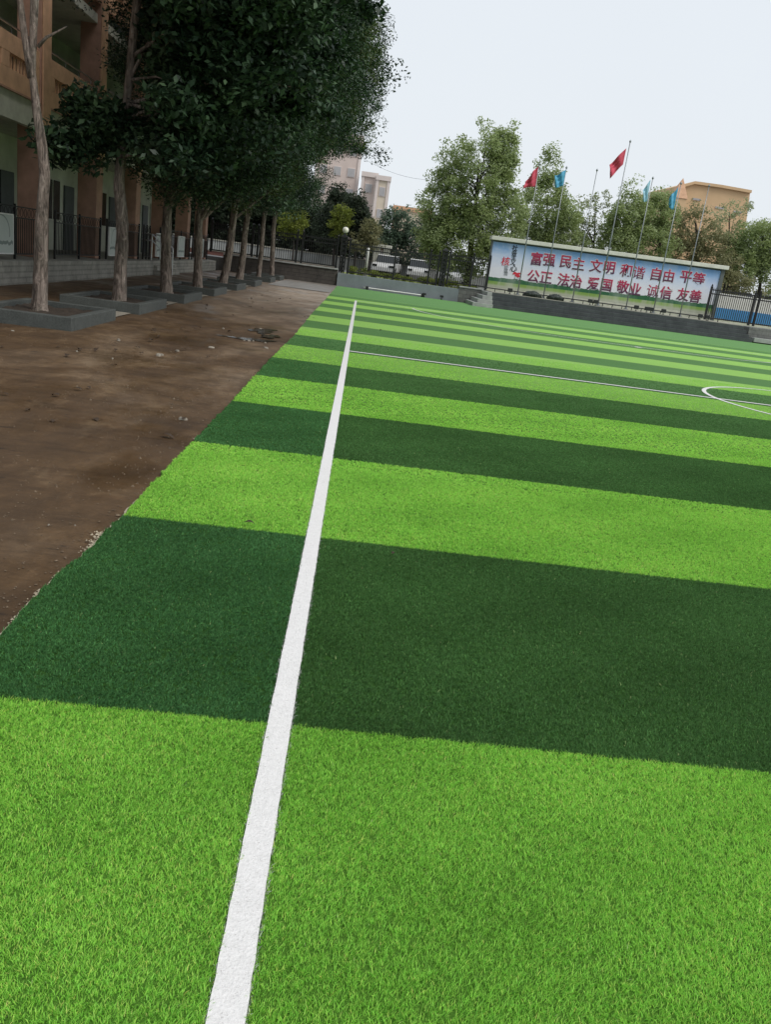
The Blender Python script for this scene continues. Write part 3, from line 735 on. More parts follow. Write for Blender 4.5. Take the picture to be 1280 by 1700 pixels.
def fence(x0, x1, yy, z0, z1, label, posts, group='black iron fences at the far end'):
    r = tag(empty('iron_fence', ((x0+x1)/2, yy, z0)), label, 'fence', group); c = (x0+x1)/2; H = z1-z0
    b = MB()
    for x in np.arange(x0+.06, x1-.03, .125):
        b.box(x-c-.015, x-c+.015, -.015, .015, .06, H-.02)
        b.add([(x-c-.02, -.006, H-.02), (x-c+.02, -.006, H-.02), (x-c, -.006, H+.07), (x-c-.02, .006, H-.02), (x-c+.02, .006, H-.02), (x-c, .006, H+.07)], [(0, 1, 2), (5, 4, 3), (0, 3, 4, 1), (1, 4, 5, 2), (2, 5, 3, 0)])
    b.build('picket_panel', M['black_steel'], r)
    for z in (.10, H-.30, H-.08):
        MB().box(x0-c, x1-c, -.03, .03, z-.032, z+.032).build('rail', M['black_steel'], r)
    for x in posts:
        MB().box(x-c-.055, x-c+.055, -.055, .055, -.03, H+.1).build('post', M['black_steel'], r)
        b = MB(); b.lathe((x-c, 0, H+.1), [(.02, 0), (.05, .03), (.06, .06), (.035, .1), (.01, .14)], 8); b.build('finial', M['black_steel'], r)
FY = 48.9
fence(-8.6, -1.35, FY, .92, 2.5, 'black iron fence on the dark block wall behind the last trees', [-8.5, -6.2, -5.9, -3.7, -3.4, -1.42])
fence(-.78, 4.45, FY, .72, 2.42, 'black iron fence standing on the blue grey rendered wall', [-.72, 1.9, 3.9, 4.4])
fence(4.95, 7.35, FY, .90, 2.55, 'short black iron fence ending at the left edge of the billboard', [5.0, 6.35, 7.3])
fence(20.3, 27, FY, .86, 2.62, 'black iron fence right of the billboard in front of a blue wall', [20.35, 23.0, 23.3, 26.9])
def pillar(x, label, lamp=False, zb=.7):
    r = tag(empty('fence_pillar', (x, FY, zb)), label, 'pillar', 'dark lattice fence pillars'); H = 2.62-zb
    b = MB()
    for sx in (-.13, .13):
        for sy in (-.13, .13): b.box(sx-.035, sx+.035, sy-.035, sy+.035, -.05, H)
    b.build('corner_posts', M['black_steel'], r)
    b = MB()
    for z in np.linspace(.12, H-.12, 8):
        for s in (-.13, .13): b.box(-.094, .094, s-.015, s+.015, z-.05, z+.05); b.box(s-.015, s+.015, -.094, .094, z-.05, z+.05)
    b.box(-.06, .06, -.06, .06, 0, H-.02)
    b.build('lattice', M['black_steel'], r)
    b = MB(); b.box(-.20, .20, -.20, .20, H+.003, H+.06); b.add([(-.18, -.18, H+.063), (.18, -.18, H+.063), (.18, .18, H+.063), (-.18, .18, H+.063), (0, 0, H+.2)], [(0, 1, 2, 3), (0, 1, 4), (1, 2, 4), (2, 3, 4), (3, 0, 4)])
    b.build('cap', M['black_steel'], r, bevel=.01)
    return r
pillar(-1.07, 'dark lattice fence pillar carrying the round white globe lamp')
pillar(4.7, 'dark lattice fence pillar at the right end of the rendered wall')
pillar(24.75, 'dark lattice fence pillar near the right edge before the blue wall', zb=.8)
r = tag(empty('globe_lamp', (-1.07, FY, 2.76)), 'round white globe lamp on top of a fence pillar', 'lamp')
b = MB(); b.lathe((0, 0, 0), [(.07, 0), (.05, .04), (.035, .1), (.06, .13)], 10); b.build('lamp_base', M['black_steel'], r)
M['globe'] = simple('globe_glass', (.80, .78, .66), .25, .05, 4, spec=.5)
b = MB(); b.lathe((0, 0, .27), [(.17*math.sin(a)+.001, -.17*math.cos(a)) for a in np.linspace(.25, math.pi-.01, 14)], 18); b.build('globe', M['globe'], r, smooth=True)

# pipe lying along the foot of the rendered wall, with dark clamps
r = tag(empty('wall_pipe', (2.4, 48.05, 0)), 'thin white pipe lying along the foot of the rendered wall', 'pipe')
b = MB(); b.tube([(-2.1+.35*k, .04*math.sin(k*1.3), .10) for k in range(11)], .035, 8); b.build('pipe', M['white_paint'], r, smooth=True)
for k in (-1.9, 1.25):
    b = MB(); b.lathe((k, -.02, 0), [(.07, 0), (.08, .08), (.07, .17), (.03, .2)], 10); b.build('clamp', M['black_plastic'], r)
for x, lb in ((3.75, 'small black floodlight stub at the wall foot, left one of two beyond the pipe'), (4.75, 'small black floodlight stub at the wall foot, nearest the block wall')):
    r = tag(empty('ground_spotlight', (x, 48.0, 0)), lb, 'spotlight', 'black spotlights at the wall foot')
    MB().lathe((0, 0, 0), [(.05, 0), (.05, .05), (.02, .06), (.02, .12)], 8).build('stem', M['black_plastic'], r)
    MB().box(-.1, .1, -.06, .06, .123, .24).build('lamp_head', M['black_plastic'], r, bevel=.015)

# ---------------------------------------------------------------- slogan billboard
def poster_mat():
    t = NT('poster_print'); sp = t.n('ShaderNodeSeparateXYZ'); t.l(t.tc.outputs['Object'], sp.inputs[0])
    X, Z = sp.outputs['X'], sp.outputs['Z']; H = 2.55
    z = t.math('DIVIDE', Z, H)
    c = t.ramp(z, [(.0, (.74, .75, .80)), (.42, (.72, .73, .81)), (.68, (.54, .62, .80)), (.88, (.24, .41, .70)), (1.0, (.15, .31, .62))])
    cl = t.ramp(t.noise(.55, 5, .55, t.map((1, 1, 2.2)), 1.0), [(.48, 0.0), (.68, .7)])
    side = t.ramp(t.math('DIVIDE', X, 13.4), [(0.0, 1.0), (.16, .1), (.75, .05), (1.0, 1.0)])
    c = t.mix(t.math('MULTIPLY', cl, side), c, (.78, .80, .84))
    hills = t.math('ADD', .155, t.math('MULTIPLY', t.noise(.9, 5, .6, t.map((1, 0, .02))), .16))
    d = t.math('SUBTRACT', z, hills)
    c = t.mix(t.math('LESS_THAN', d, 0.0), c, t.mix(t.noise(7, 4, .6), (.018, .085, .045), (.05, .17, .07)))
    c = t.mix(t.math('LESS_THAN', z, .145), c, t.ramp(z, [(0.0, (.36, .38, .30)), (.05, (.40, .42, .32)), (.09, (.24, .36, .10)), (.145, (.19, .33, .07))]))
    pale = t.math('MULTIPLY', t.math('LESS_THAN', z, .145), t.ramp(t.noise(1.2, 3, .5, t.map((1, 0, .4))), [(.5, 0.0), (.62, .6)]))
    c = t.mix(pale, c, (.42, .44, .34))
    seam = t.math('LESS_THAN', t.math('FLOORED_MODULO', X, 1.22), .012)
    c = t.mix(t.math('MULTIPLY', seam, .35), c, (.35, .38, .42))
    c = t.mix(t.ramp(t.noise(1.1, 4, .6, t.map((1, 1, .3))), [(.45, 0.0), (.75, .25)]), c, (.80, .80, .80))
    t.color(c); t.set(Roughness=.45); t.b.inputs['Specular IOR Level'].default_value = .25; return t.m
M['poster'] = poster_mat(); M['pale_trim'] = simple('pale_trim', (.66, .66, .58), .7, .15, 3)
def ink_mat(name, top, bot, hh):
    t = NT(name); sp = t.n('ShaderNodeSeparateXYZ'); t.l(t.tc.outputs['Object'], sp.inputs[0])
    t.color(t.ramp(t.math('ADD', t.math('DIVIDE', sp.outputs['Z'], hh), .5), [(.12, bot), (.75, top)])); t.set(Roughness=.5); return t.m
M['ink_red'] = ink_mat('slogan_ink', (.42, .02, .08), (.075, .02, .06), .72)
M['ink_black'] = simple('ink_black', (.02, .022, .028), .5, .1)
M['ink_grey'] = simple('ink_grey', (.30, .32, .35), .5, .1)
M['ink_bright'] = simple('ink_bright', (.58, .03, .05), .5, .1)
M['halo'] = simple('halo_white', (.74, .73, .76), .5, .05)
def text_obj(name, s, size, mat, parent, loc, bold=0.0, ext=.004, shear=0, rot=0):
    cu = bpy.data.curves.new('text', 'FONT'); cu.body = s; cu.size = size; cu.align_x = 'CENTER'; cu.align_y = 'CENTER'
    cu.offset = bold; cu.extrude = ext; cu.shear = shear; cu.resolution_u = 3
    to = bpy.data.objects.new('text', cu); COL.objects.link(to)
    dg = bpy.context.evaluated_depsgraph_get(); me = bpy.data.meshes.new_from_object(to.evaluated_get(dg))
    bpy.data.objects.remove(to); bpy.data.curves.remove(cu)
    co = np.empty(len(me.vertices)*3, np.float32); me.vertices.foreach_get('co', co); co = co.reshape(-1, 3)
    # centre the ink on its own box, then stand it upright facing -Y
    mn, mx = co.min(0), co.max(0); co -= (mn+mx)/2
    c, q = math.cos(rot), math.sin(rot)
    v = np.stack([co[:, 0]*c-co[:, 1]*q, -co[:, 2], co[:, 0]*q+co[:, 1]*c], 1)
    me.vertices.foreach_set('co', v.astype(np.float32).ravel()); me.materials.clear(); me.materials.append(mat); me.update()
    o = bpy.data.objects.new(name, me); COL.objects.link(o); o.parent = parent; o.location = loc
    return o
def billboard():
    BY = 50.0; p0 = at(808, 476, BY); p1 = at(1181, 523, BY)
    tilt = math.atan2(p1.z-p0.z, p1.x-p0.x); L = (p1-p0).length
    root = empty('billboard', (p0.x, BY, p0.z)); root.rotation_euler = (0, -tilt, 0)
    tag(root, 'long blue sky billboard with red two character slogans on the terrace', 'billboard')
    mi = root.matrix_basis.inverted()
    bpy.context.view_layer.update()
    mi = (Matrix.Translation(root.location) @ root.rotation_euler.to_matrix().to_4x4()).inverted()
    H = 2.62
    MB().box(.0, L, .0, .06, .02, H-.07).build('poster', M['poster'], root)
    MB().box(-.05, L+.05, .063, .55, -.35, H+.02).build('box_body', M['dark_frame'], root)
    MB().box(-.09, -.003, -.06, .06, -.35, H+.02).build('side_frame', M['dark_frame'], root)
    MB().box(L+.003, L+.22, -.06, .06, -.35, H+.02).build('side_frame', M['dark_frame'], root)
    MB().box(-.15, L+.35, -.22, .65, H+.023, H+.24).build('top_canopy', M['pale_trim'], root, bevel=.02)
    MB().box(-.0, L, -.03, .06, -.33, .017).build('base_board', M['cream'], root)
    def loc(px, py): q = mi @ at(px, py, BY-.03); return Vector((q.x, -.014, q.z))
    rows = [(('富强', 891.3, 429.6, 912.4, 432), ('民主', 940, 434.8, 961.6, 438), ('文明', 990.5, 441.3, 1012.4, 444.6), ('和谐', 1040.3, 449, 1061.6, 452.5), ('自由', 1090, 455, 1111.4, 458), ('平等', 1139.8, 460, 1161, 463)),
            (('公正', 886.2, 458.5, 907.3, 461), ('法治', 936.3, 464.7, 956.8, 467.7), ('爱国', 986, 470.8, 1007.5, 473.5), ('敬业', 1035.2, 476.5, 1055.7, 480), ('诚信', 1085, 483.2, 1106.3, 486), ('友善', 1135, 489, 1155.5, 492))]
    for row in rows:
        for wd, x1, y1, x2, y2 in row:
            a, c = loc(x1, y1), loc(x2, y2)
            for ch, q in ((wd[0], a), (wd[1], c)):
                bo = .004 if ch in '谐诚' else .016
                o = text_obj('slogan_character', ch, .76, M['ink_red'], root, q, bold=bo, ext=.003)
                text_obj('white_outline', ch, .76, M['halo'], o, (0, .006, 0), bold=bo*1.9+.008, ext=.001)
    for ch, px, py, s, mt in (('社', 855.3, 411.5, .34, 'ink_black'), ('会', 854.6, 419.8, .34, 'ink_black'), ('主', 853.2, 427.5, .30, 'ink_black'), ('义', 852, 435.5, .34, 'ink_black'),
                              ('核', 840, 433.7, .52, 'ink_bright'), ('心', 853, 445.3, .44, 'ink_black'), ('价', 840.8, 443.8, .24, 'ink_grey'), ('值', 840.4, 449, .24, 'ink_grey'), ('观', 840, 454.3, .24, 'ink_grey')):
        text_obj('brush_character', ch, s, M[mt], root, loc(px, py), bold=.006, ext=.003, shear=.12, rot=.06)
    # small red flower emblem with two dots
    b = MB(); c = loc(858.3, 456)
    for k, (dx, dz, rr) in enumerate(((-.12, .07, .09), (.02, .03, .10), (.13, .08, .07), (.1, -.07, .10), (-.04, -.06, .06), (-.2, .02, .05))):
        b.prism([(c.x+dx+rr*math.cos(a)*1.1, c.z+dz+rr*math.sin(a)*.8) for a in np.linspace(0, 2*math.pi, 11)[:-1]], c.y-.004-.001*k, c.y-.001*k)
    b.build('flower_emblem', M['ink_bright'], root)
    b = MB(); c = loc(858.3, 462.5)
    for dx, dz in ((-.12, .03), (.0, -.02), (.1, .02), (-.08, -.1), (.08, -.1)): b.box(c.x+dx-.03, c.x+dx+.03, c.y-.003, c.y, c.z+dz-.02, c.z+dz+.02)
    b.build('brush_marks', M['ink_grey'], root)
    return root
billboard()

# ---------------------------------------------------------------- flagpoles and flags
PX = [8.82, 10.28, 11.93, 13.40, 15.0, 16.58, 18.12]; PT = [7.69, 7.71, 7.8, 9.42, 7.81, 7.75, 7.83]
PL = ['leftmost thin grey flagpole, flying a small red flag', 'thin grey flagpole rising between the two dark tarpaulins, light blue flag', 'bare thin flagpole between the light blue flag and tallest pole', 'tallest flagpole, flying the large red flag',
      'thin flagpole right of the tallest one, pale drooping flag', 'thin flagpole with a blue flag before the orange building', 'rightmost bare flagpole in front of the orange building']
for x, zt, lb in zip(PX, PT, PL):
    r = tag(empty('flagpole', (x, 47.0, .835)), lb, 'flagpole', 'flagpoles in a row on the terrace'); H = zt-.835; k = 1.25 if zt > 9 else 1
    MB().lathe((0, 0, 0), [(.14*k, 0), (.14*k, .03), (.07*k, .04), (.06*k, .16)], 14).build('base', M['pole_steel'], r)
    MB().lathe((0, 0, .16), [(.034*k, 0), (.032*k, H*.45), (.025*k, H*.46), (.020*k, H-.3)], 10).build('shaft', M['pole_steel'], r, smooth=True)
    MB().lathe((0, 0, H-.14), [(.03, 0), (.055, .04), (.055, .08), (.01, .14)], 10).build('finial', M['pole_steel'], r, smooth=True)
def flag(c4, mat, label, seed, wave=.16):
    """c4: pixels of hoist top, hoist bottom, fly bottom, fly top"""
    P = [at(px, py, 46.98) for px, py in c4]; rg = random.Random(seed); n, k = 18, 10; ph = rg.uniform(0, 6)
    o0 = P[0]; b = MB()
    for side in (0, 1):
        for j in range(k+1):
            for i in range(n+1):
                u, v = i/n, j/k
                p = P[0].lerp(P[3], u).lerp(P[1].lerp(P[2], u), v)-o0
                d = u*wave*(math.sin(9*u+3*v+ph)+.5*math.sin(17*v-4*u+ph))
                b.v.append((p.x+d*.25, p.y+d+side*.006, p.z+.06*u*math.sin(6*v+5*u+ph)))
    f = (n+1)*(k+1)
    for j in range(k):
        for i in range(n):
            q = (j*(n+1)+i, j*(n+1)+i+1, (j+1)*(n+1)+i+1, (j+1)*(n+1)+i); b.f.append(q); b.f.append(tuple(t+f for t in q[::-1]))
    rim = [i for i in range(n+1)]+[(j+1)*(n+1)-1 for j in range(1, k+1)]+[k*(n+1)+i for i in range(n-1, -1, -1)]+[j*(n+1) for j in range(k-1, 0, -1)]
    for a, c in zip(rim, rim[1:]+rim[:1]): b.f.append((a, c, c+f, a+f))
    o = b.build('flag', mat, smooth=True, loc=o0); tag(o, label, 'flag', 'flags on the terrace flagpoles')
flag([(1040.5, 246), (1035, 273), (1013.5, 295), (1012, 273)], M['red_cloth'], 'large plain red flag on the tallest pole', 1)
flag([(894.3, 276), (889, 310), (869, 312), (879, 292)], M['red_cloth'], 'small red flag on the leftmost pole before the big tree', 2)
flag([(940, 282), (935.5, 309), (922, 311), (921, 292)], M['blue_cloth'], 'light blue flag on the second pole from the left', 3)
flag([(1081, 298), (1075, 335), (1069, 334), (1067, 316)], M['pale_cloth'], 'pale blue flag hanging limp right of the tallest pole', 4, .1)
flag([(1127.5, 310), (1119, 348), (1111, 346), (1112, 328)], M['blue_cloth'], 'deep blue flag hanging in front of the orange building', 5, .1)

# low black pipe rail with little spotlights along the terrace edge
r = tag(empty('low_pipe_rail', (14, 46.45, .835)), 'low black pipe rail running along the terrace front edge', 'rail')
b = MB(); b.tube([(-7.2, 0, .17), (0, .01, .165), (6.4, 0, .17)], .03, 8); b.build('pipe', M['black_steel'], r)
b = MB()
for x in np.arange(-7.1, 6.5, .55): b.box(x-.018, x+.018, -.018, .018, 0, .14)
b.build('stubs', M['black_steel'], r)
rail_pos = []
SPX = [(8.25, 'black spotlight on the terrace edge left of the first flagpole'), (12.75, 'black spotlight between the tarpaulins and the tallest pole'), (13.05, 'second black spotlight left of the tallest flagpole'), (15.35, 'black spotlight right of the fifth flagpole'),
       (15.95, 'black spotlight, left of a close pair near the sixth flagpole'), (16.2, 'black spotlight, right of a close pair near the sixth flagpole'), (16.9, 'black spotlight just right of the sixth flagpole'), (19.0, 'black spotlight right of the last flagpole'), (19.4, 'rightmost black spotlight on the terrace edge')]
for x, lb in SPX:
    r = tag(empty('spotlight', (x, 46.28, .835)), lb, 'spotlight', 'black spotlights along the terrace edge')
    MB().lathe((0, 0, 0), [(.06, 0), (.06, .02), (.02, .03), (.02, .10)], 8).build('stand', M['black_plastic'], r)
    MB().box(-.13, .13, -.05, .06, .103, .30).build('lamp_head', M['black_plastic'], r, bevel=.02)
# two dark folded tarpaulins at the terrace edge
def tarp(x0, x1, label, seed):
    rg = random.Random(seed); n, k = 26, 14; L = x1-x0; b = MB()
    for i in range(n+1):
        u = i/n; e = max(.12, math.sin(math.pi*min(max(u, .03), .97))**.4)
        for j in range(k):
            a = 2*math.pi*j/k; rr = 1+rg.uniform(-.14, .14)+.12*math.sin(5*a+9*u)
            b.v.append((x0+L*u-(x0+x1)/2, .30*e*math.cos(a)*rr, max(0, .14*e+.17*e*math.sin(a)*rr)))
    for i in range(n):
        for j in range(k): b.f.append((i*k+j, i*k+(j+1) % k, (i+1)*k+(j+1) % k, (i+1)*k+j))
    b.f.append(tuple(range(k))); b.f.append(tuple(n*k+j for j in range(k)))
    o = b.build('folded_tarpaulin', M['dark_tarp'], smooth=True, loc=((x0+x1)/2, 46.65, .836)); tag(o, label, 'tarpaulin', 'dark tarpaulins on the terrace')
tarp(9.05, 10.1, 'dark rolled tarpaulin on the terrace left of the second flagpole', 1); tarp(10.4, 11.35, 'dark rolled tarpaulin on the terrace right of the second flagpole', 2)

# ================================================================== behind the fence
r = tag(empty('painted_hoarding', (25.5, 54, .66)), 'white and blue painted hoarding behind the right fence', 'hoarding')
M['hoard_white'] = simple('hoard_white', (.66, .64, .63), .7, .12, 1); M['hoard_blue'] = simple('hoard_blue', (.06, .24, .52), .7, .2, 1)
MB().box(-3.2, 8, 0, .08, 0, .28).build('base_strip', M['cream'], r)
MB().box(-3.2, 8, -.02, .08, .283, .95).build('blue_band', M['hoard_blue'], r)
MB().box(-3.2, 8, 0, .08, .953, 1.85).build('white_panel', M['hoard_white'], r)
r = tag(empty('red_kerb_wall', (-5.5, 53, .66)), 'low red painted kerb wall behind the left fence', 'kerb wall')
MB().box(-6, 3.9, 0, .3, 0, .24).build('kerb_body', M['red_paving'], r, bevel=.02)
MB().box(-6, 3.9, -.05, .35, .243, .28).build('kerb_cap', M['terrace_top'], r)
r = tag(empty('white_post', (.33, 50.5, .66)), 'plain white post standing behind the iron fence', 'post')
MB().lathe((0, 0, 0), [(.09, 0), (.085, 1.55), (.07, 1.6), (.02, 1.62)], 12).build('shaft', M['white_paint'], r, smooth=True)
MB().box(-.14, .14, -.14, .14, 0, .06).build('foot', M['pale_stone'], r, bevel=.01)

def hedge(name, label, x0, x1, y0, y1, z0, z1, leaf, n, seed, size=.13, n_per=40, crad=.3):
    rng = np.random.default_rng(seed)
    c = np.stack([rng.uniform(x0, x1, n), rng.uniform(y0, y1, n), z0+(z1-z0)*rng.random(n)**.7], 1)
    ctr = np.array([(x0+x1)/2, (y0+y1)/2, z0]); r = tag(empty(name, ctr), label, 'hedge'); c -= ctr
    c[:, 2] *= 1+.2*np.sin(c[:, 0]*1.3)
    leaf_mesh('foliage', c, crad, n_per, size, leaf, rng, r)
    b = MB()
    for x in np.arange(x0, x1, .45): b.tube([(x-ctr[0], 0, 0), (x-ctr[0]+.05, .02, (z1-z0)*.7)], [.02, .01], 5)
    b.build('stems', M['dark_bark'], r)
hedge('low_hedge', 'low yellow green hedge behind the fence on the rendered wall', -.6, 7.0, 50.2, 51.2, .66, 1.0, M['leaf_yellow'], 150, 21, .11, 40, .2)
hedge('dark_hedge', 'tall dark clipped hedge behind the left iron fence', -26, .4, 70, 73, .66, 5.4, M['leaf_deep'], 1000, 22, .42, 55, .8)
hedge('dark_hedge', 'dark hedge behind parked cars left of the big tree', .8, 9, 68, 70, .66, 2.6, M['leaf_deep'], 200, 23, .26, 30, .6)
hedge('shrub_bank', 'grey green shrub bank above the blue hoarding at right', 21, 40, 72, 76, .66, 3.4, M['leaf_olive'], 330, 24, .3, 30, .8)

r = tag(empty('boundary_wall', (-8, 66.6, .66)), 'long pale grey boundary wall far behind the iron fence', 'wall')
M['far_wall'] = simple('far_wall', (.30, .31, .30), .9, .25, .8, .2)
MB().box(-18, 18, 0, .25, -.1, .88).build('wall_body', M['far_wall'], r)
MB().box(-18, 18, -.06, .31, .883, .96).build('coping', M['terrace_top'], r)
BG = dict(bark=M['dark_bark'])
def bg_tree(name, label, base_px, Y, blobs_px, leaf, seed, size=.22, n_per=34, crad=.5, z0=.66, trunk_r=.16, top=None, nb=18, inner=.55):
    """blobs_px: (px, py, rx_px, ry_px, n) converted to metres at depth Y"""
    ft = at(*base_px, Y); base = (ft.x, Y, z0); bl = []
    for px, py, rx, ry, n in blobs_px:
        c = at(px, py, Y); k = (c-CAM).dot(FW)/F_PX; bl.append((c.x, Y, c.z, rx*k, rx*k*.8, ry*k, n))
    tz = top if top else bl[0][2]+bl[0][5]*.45; tx = bl[0][0]
    tr = [(base[0], Y, z0-.1, trunk_r), (base[0]*.8+tx*.2, Y+.1, z0+(tz-z0)*.35, trunk_r*.8), (base[0]*.4+tx*.6, Y-.1, z0+(tz-z0)*.7, trunk_r*.5), (tx, Y, tz, trunk_r*.2)]
    return tree(name, label, 'tree', 'trees beyond the far fence', tr, bl, leaf, size, n_per, crad, M['dark_bark'], seed, nb, .8, inner, tn=8)
bg_tree('camphor_tree', 'big rounded olive green tree left of the billboard', (775, 470), 54, [(790, 305, 66, 84, 290), (745, 345, 46, 58, 140), (765, 405, 66, 50, 220), (838, 255, 26, 46, 90), (835, 370, 40, 62, 150), (722, 385, 26, 34, 60)], M['leaf_mid'], 31, .17, 60, .5, trunk_r=.24, nb=34)
bg_tree('broadleaf_tree', 'airy green tree behind the two left flags', (905, 455), 58, [(905, 350, 50, 55, 230), (912, 280, 22, 34, 44), (935, 385, 38, 40, 120), (880, 400, 36, 30, 90)], M['leaf_mid'], 32, .17, 46, .45)
bg_tree('sparse_tree', 'sparse thin leaved tree behind the bare flagpole', (985, 460), 60, [(985, 360, 36, 46, 60), (960, 385, 26, 30, 36), (975, 410, 40, 24, 40)], M['leaf_pale'], 33, .18, 26, .38, trunk_r=.12)
bg_tree('broadleaf_tree', 'leafy green tree behind the tallest flagpole', (1045, 470), 58, [(1042, 368, 38, 46, 190), (1030, 400, 46, 34, 130), (1050, 312, 16, 20, 8)], M['leaf_mid'], 34, .17, 46, .45)
bg_tree('broadleaf_tree', 'light green tree behind the pale and blue flags', (1095, 480), 59, [(1093, 358, 34, 40, 160), (1080, 405, 46, 36, 150)], M['leaf_mid'], 35, .17, 46, .45)
bg_tree('sparse_tree', 'sparse olive tree with forked trunk before the orange building', (1165, 490), 60, [(1150, 388, 38, 42, 120), (1140, 415, 44, 26, 90), (1190, 412, 32, 34, 70)], M['leaf_olive'], 36, .17, 36, .42)
bg_tree('sparse_tree', 'thin twiggy tree in front of the orange building right end', (1205, 495), 62, [(1208, 370, 30, 40, 50), (1235, 352, 16, 18, 10), (1215, 410, 40, 30, 50)], M['leaf_pale'], 37, .18, 26, .42, trunk_r=.11)
bg_tree('broadleaf_tree', 'dense green tree at the right edge above the blue hoarding', (1262, 510), 60, [(1262, 408, 46, 40, 220), (1235, 440, 40, 34, 140), (1285, 430, 40, 60, 160)], M['leaf_mid'], 38, .18, 44, .5)
bg_tree('broadleaf_tree', 'grey green bush tree at the right foot of the billboard', (1205, 500), 56, [(1212, 448, 22, 26, 50), (1225, 470, 26, 18, 40)], M['leaf_olive'], 39, .15, 36, .4, trunk_r=.08)
bg_tree('young_tree', 'bright yellow green young tree just right of the last trunk', (487, 415), 60, [(488, 366, 22, 24, 60), (478, 382, 18, 14, 24)], M['leaf_yellow'], 40, .16, 36, .4, trunk_r=.08)
bg_tree('conifer_tree', 'dark narrow tree against the pale tower block', (556, 415), 66, [(556, 350, 20, 38, 80), (560, 325, 12, 20, 20), (545, 385, 30, 26, 60)], M['leaf_deep'], 41, .2, 34, .45, trunk_r=.1)
bg_tree('young_tree', 'yellow green young tree between dark ones under the tower', (567, 415), 62, [(568, 362, 16, 26, 50), (560, 378, 16, 16, 24)], M['leaf_yellow'], 42, .16, 34, .35, trunk_r=.07)
bg_tree('broadleaf_tree', 'dark round tree right of the globe lamp before the blocks', (592, 415), 64, [(592, 352, 20, 26, 70), (596, 375, 22, 30, 60)], M['leaf_deep'], 43, .2, 34, .45, trunk_r=.1)
bg_tree('young_tree', 'olive yellow small tree below the pale apartment blocks', (614, 425), 62, [(614, 388, 18, 26, 50), (606, 404, 26, 16, 36)], M['leaf_olive'], 44, .17, 34, .38, trunk_r=.07)
bg_tree('broadleaf_tree', 'bluish green bushy tree left of the big rounded tree', (658, 440), 66, [(656, 378, 30, 30, 110), (640, 398, 28, 26, 60), (690, 395, 30, 34, 90)], M['leaf_blue'], 45, .21, 36, .5, trunk_r=.12)
bg_tree('broadleaf_tree', 'dark leafy tree filling the gap behind the last trunks', (440, 410), 72, [(430, 350, 50, 30, 120), (500, 340, 34, 40, 90), (390, 380, 50, 30, 90)], M['leaf_deep'], 46, .24, 36, .6, trunk_r=.15)
bg_tree('broadleaf_tree', 'dark tree mass beyond the end of the school building', (340, 400), 76, [(330, 340, 60, 50, 160), (280, 350, 50, 50, 120)], M['leaf_deep'], 47, .26, 36, .65, trunk_r=.15)

# parked cars, mostly hidden by pickets and leaves
M['car_white'] = simple('car_white', (.72, .72, .71), .25, .06, 3, spec=.5)
M['tail_red'] = simple('tail_red', (.35, .02, .02), .3, .1)
def car():
    r = empty('parked_car')
    b = MB(); b.prism([(-2.1, .32), (-2.12, .62), (-1.95, .84), (-1.15, .92), (1.55, .95), (2.08, .86), (2.14, .6), (2.1, .32)], -.84, .84); b.build('body', M['car_white'], r, bevel=.05)
    b = MB(); b.prism([(-1.1, .925), (-.45, 1.40), (.9, 1.44), (1.6, .955)], -.72, .72); b.build('windows', M['glass'], r, bevel=.04)
    b = MB(); b.prism([(-.50, 1.405), (-.35, 1.46), (.85, 1.49), (.98, 1.445)], -.73, .73); b.build('roof', M['car_white'], r, bevel=.03)
    for x in (-1.35, 1.35):
        for s in (-1, 1):
            wv = MB(); wv.tube([(x, s*.66, .32), (x, s*.87, .32)], .32, 18); t = wv.build('wheel', M['rubber'], r)
            wv = MB(); wv.tube([(x, s*.872, .32), (x, s*.885, .32)], .2, 12); wv.build('rim', M['bright_steel'], t)
    for s in (-.6, .6): MB().box(-2.15, -2.02, s-.17, s+.17, .62, .76).build('headlight', M['glass'], r, bevel=.02)
    for s in (-.6, .6): MB().box(2.05, 2.16, s-.17, s+.17, .68, .82).build('tail_light', M['tail_red'], r, bevel=.02)
    return r
c0 = car()
cars = [((1.9, 63.5, .66), 1.4, 'white parked car behind the fence, leftmost of three left of the tree'), ((4.3, 64.0, .66), 1.5, 'white parked car behind the fence, middle of three left of the tree'), ((6.7, 63.6, .66), 1.65, 'white parked car half hidden by the big rounded tree trunk'),
        ((26.0, 63, 1.55), 1.5, 'white parked car above the hoarding just right of the billboard'), ((28.9, 64, 1.55), 1.4, 'white parked car above the hoarding, middle of the right three'), ((31.6, 63, 1.55), 1.6, 'white parked car above the hoarding at the right edge')]
for i, (p, a, lb) in enumerate(cars):
    o = c0 if i == 0 else copy_tree(c0)
    o.location = p; o.rotation_euler = (0, 0, a); tag(o, lb, 'car', 'white cars parked beyond the fence')
b = MB(); b.box(22, 60, 58, 70, .60, 1.55); tag(b.build('raised_car_park', M['asphalt']), kind='structure')

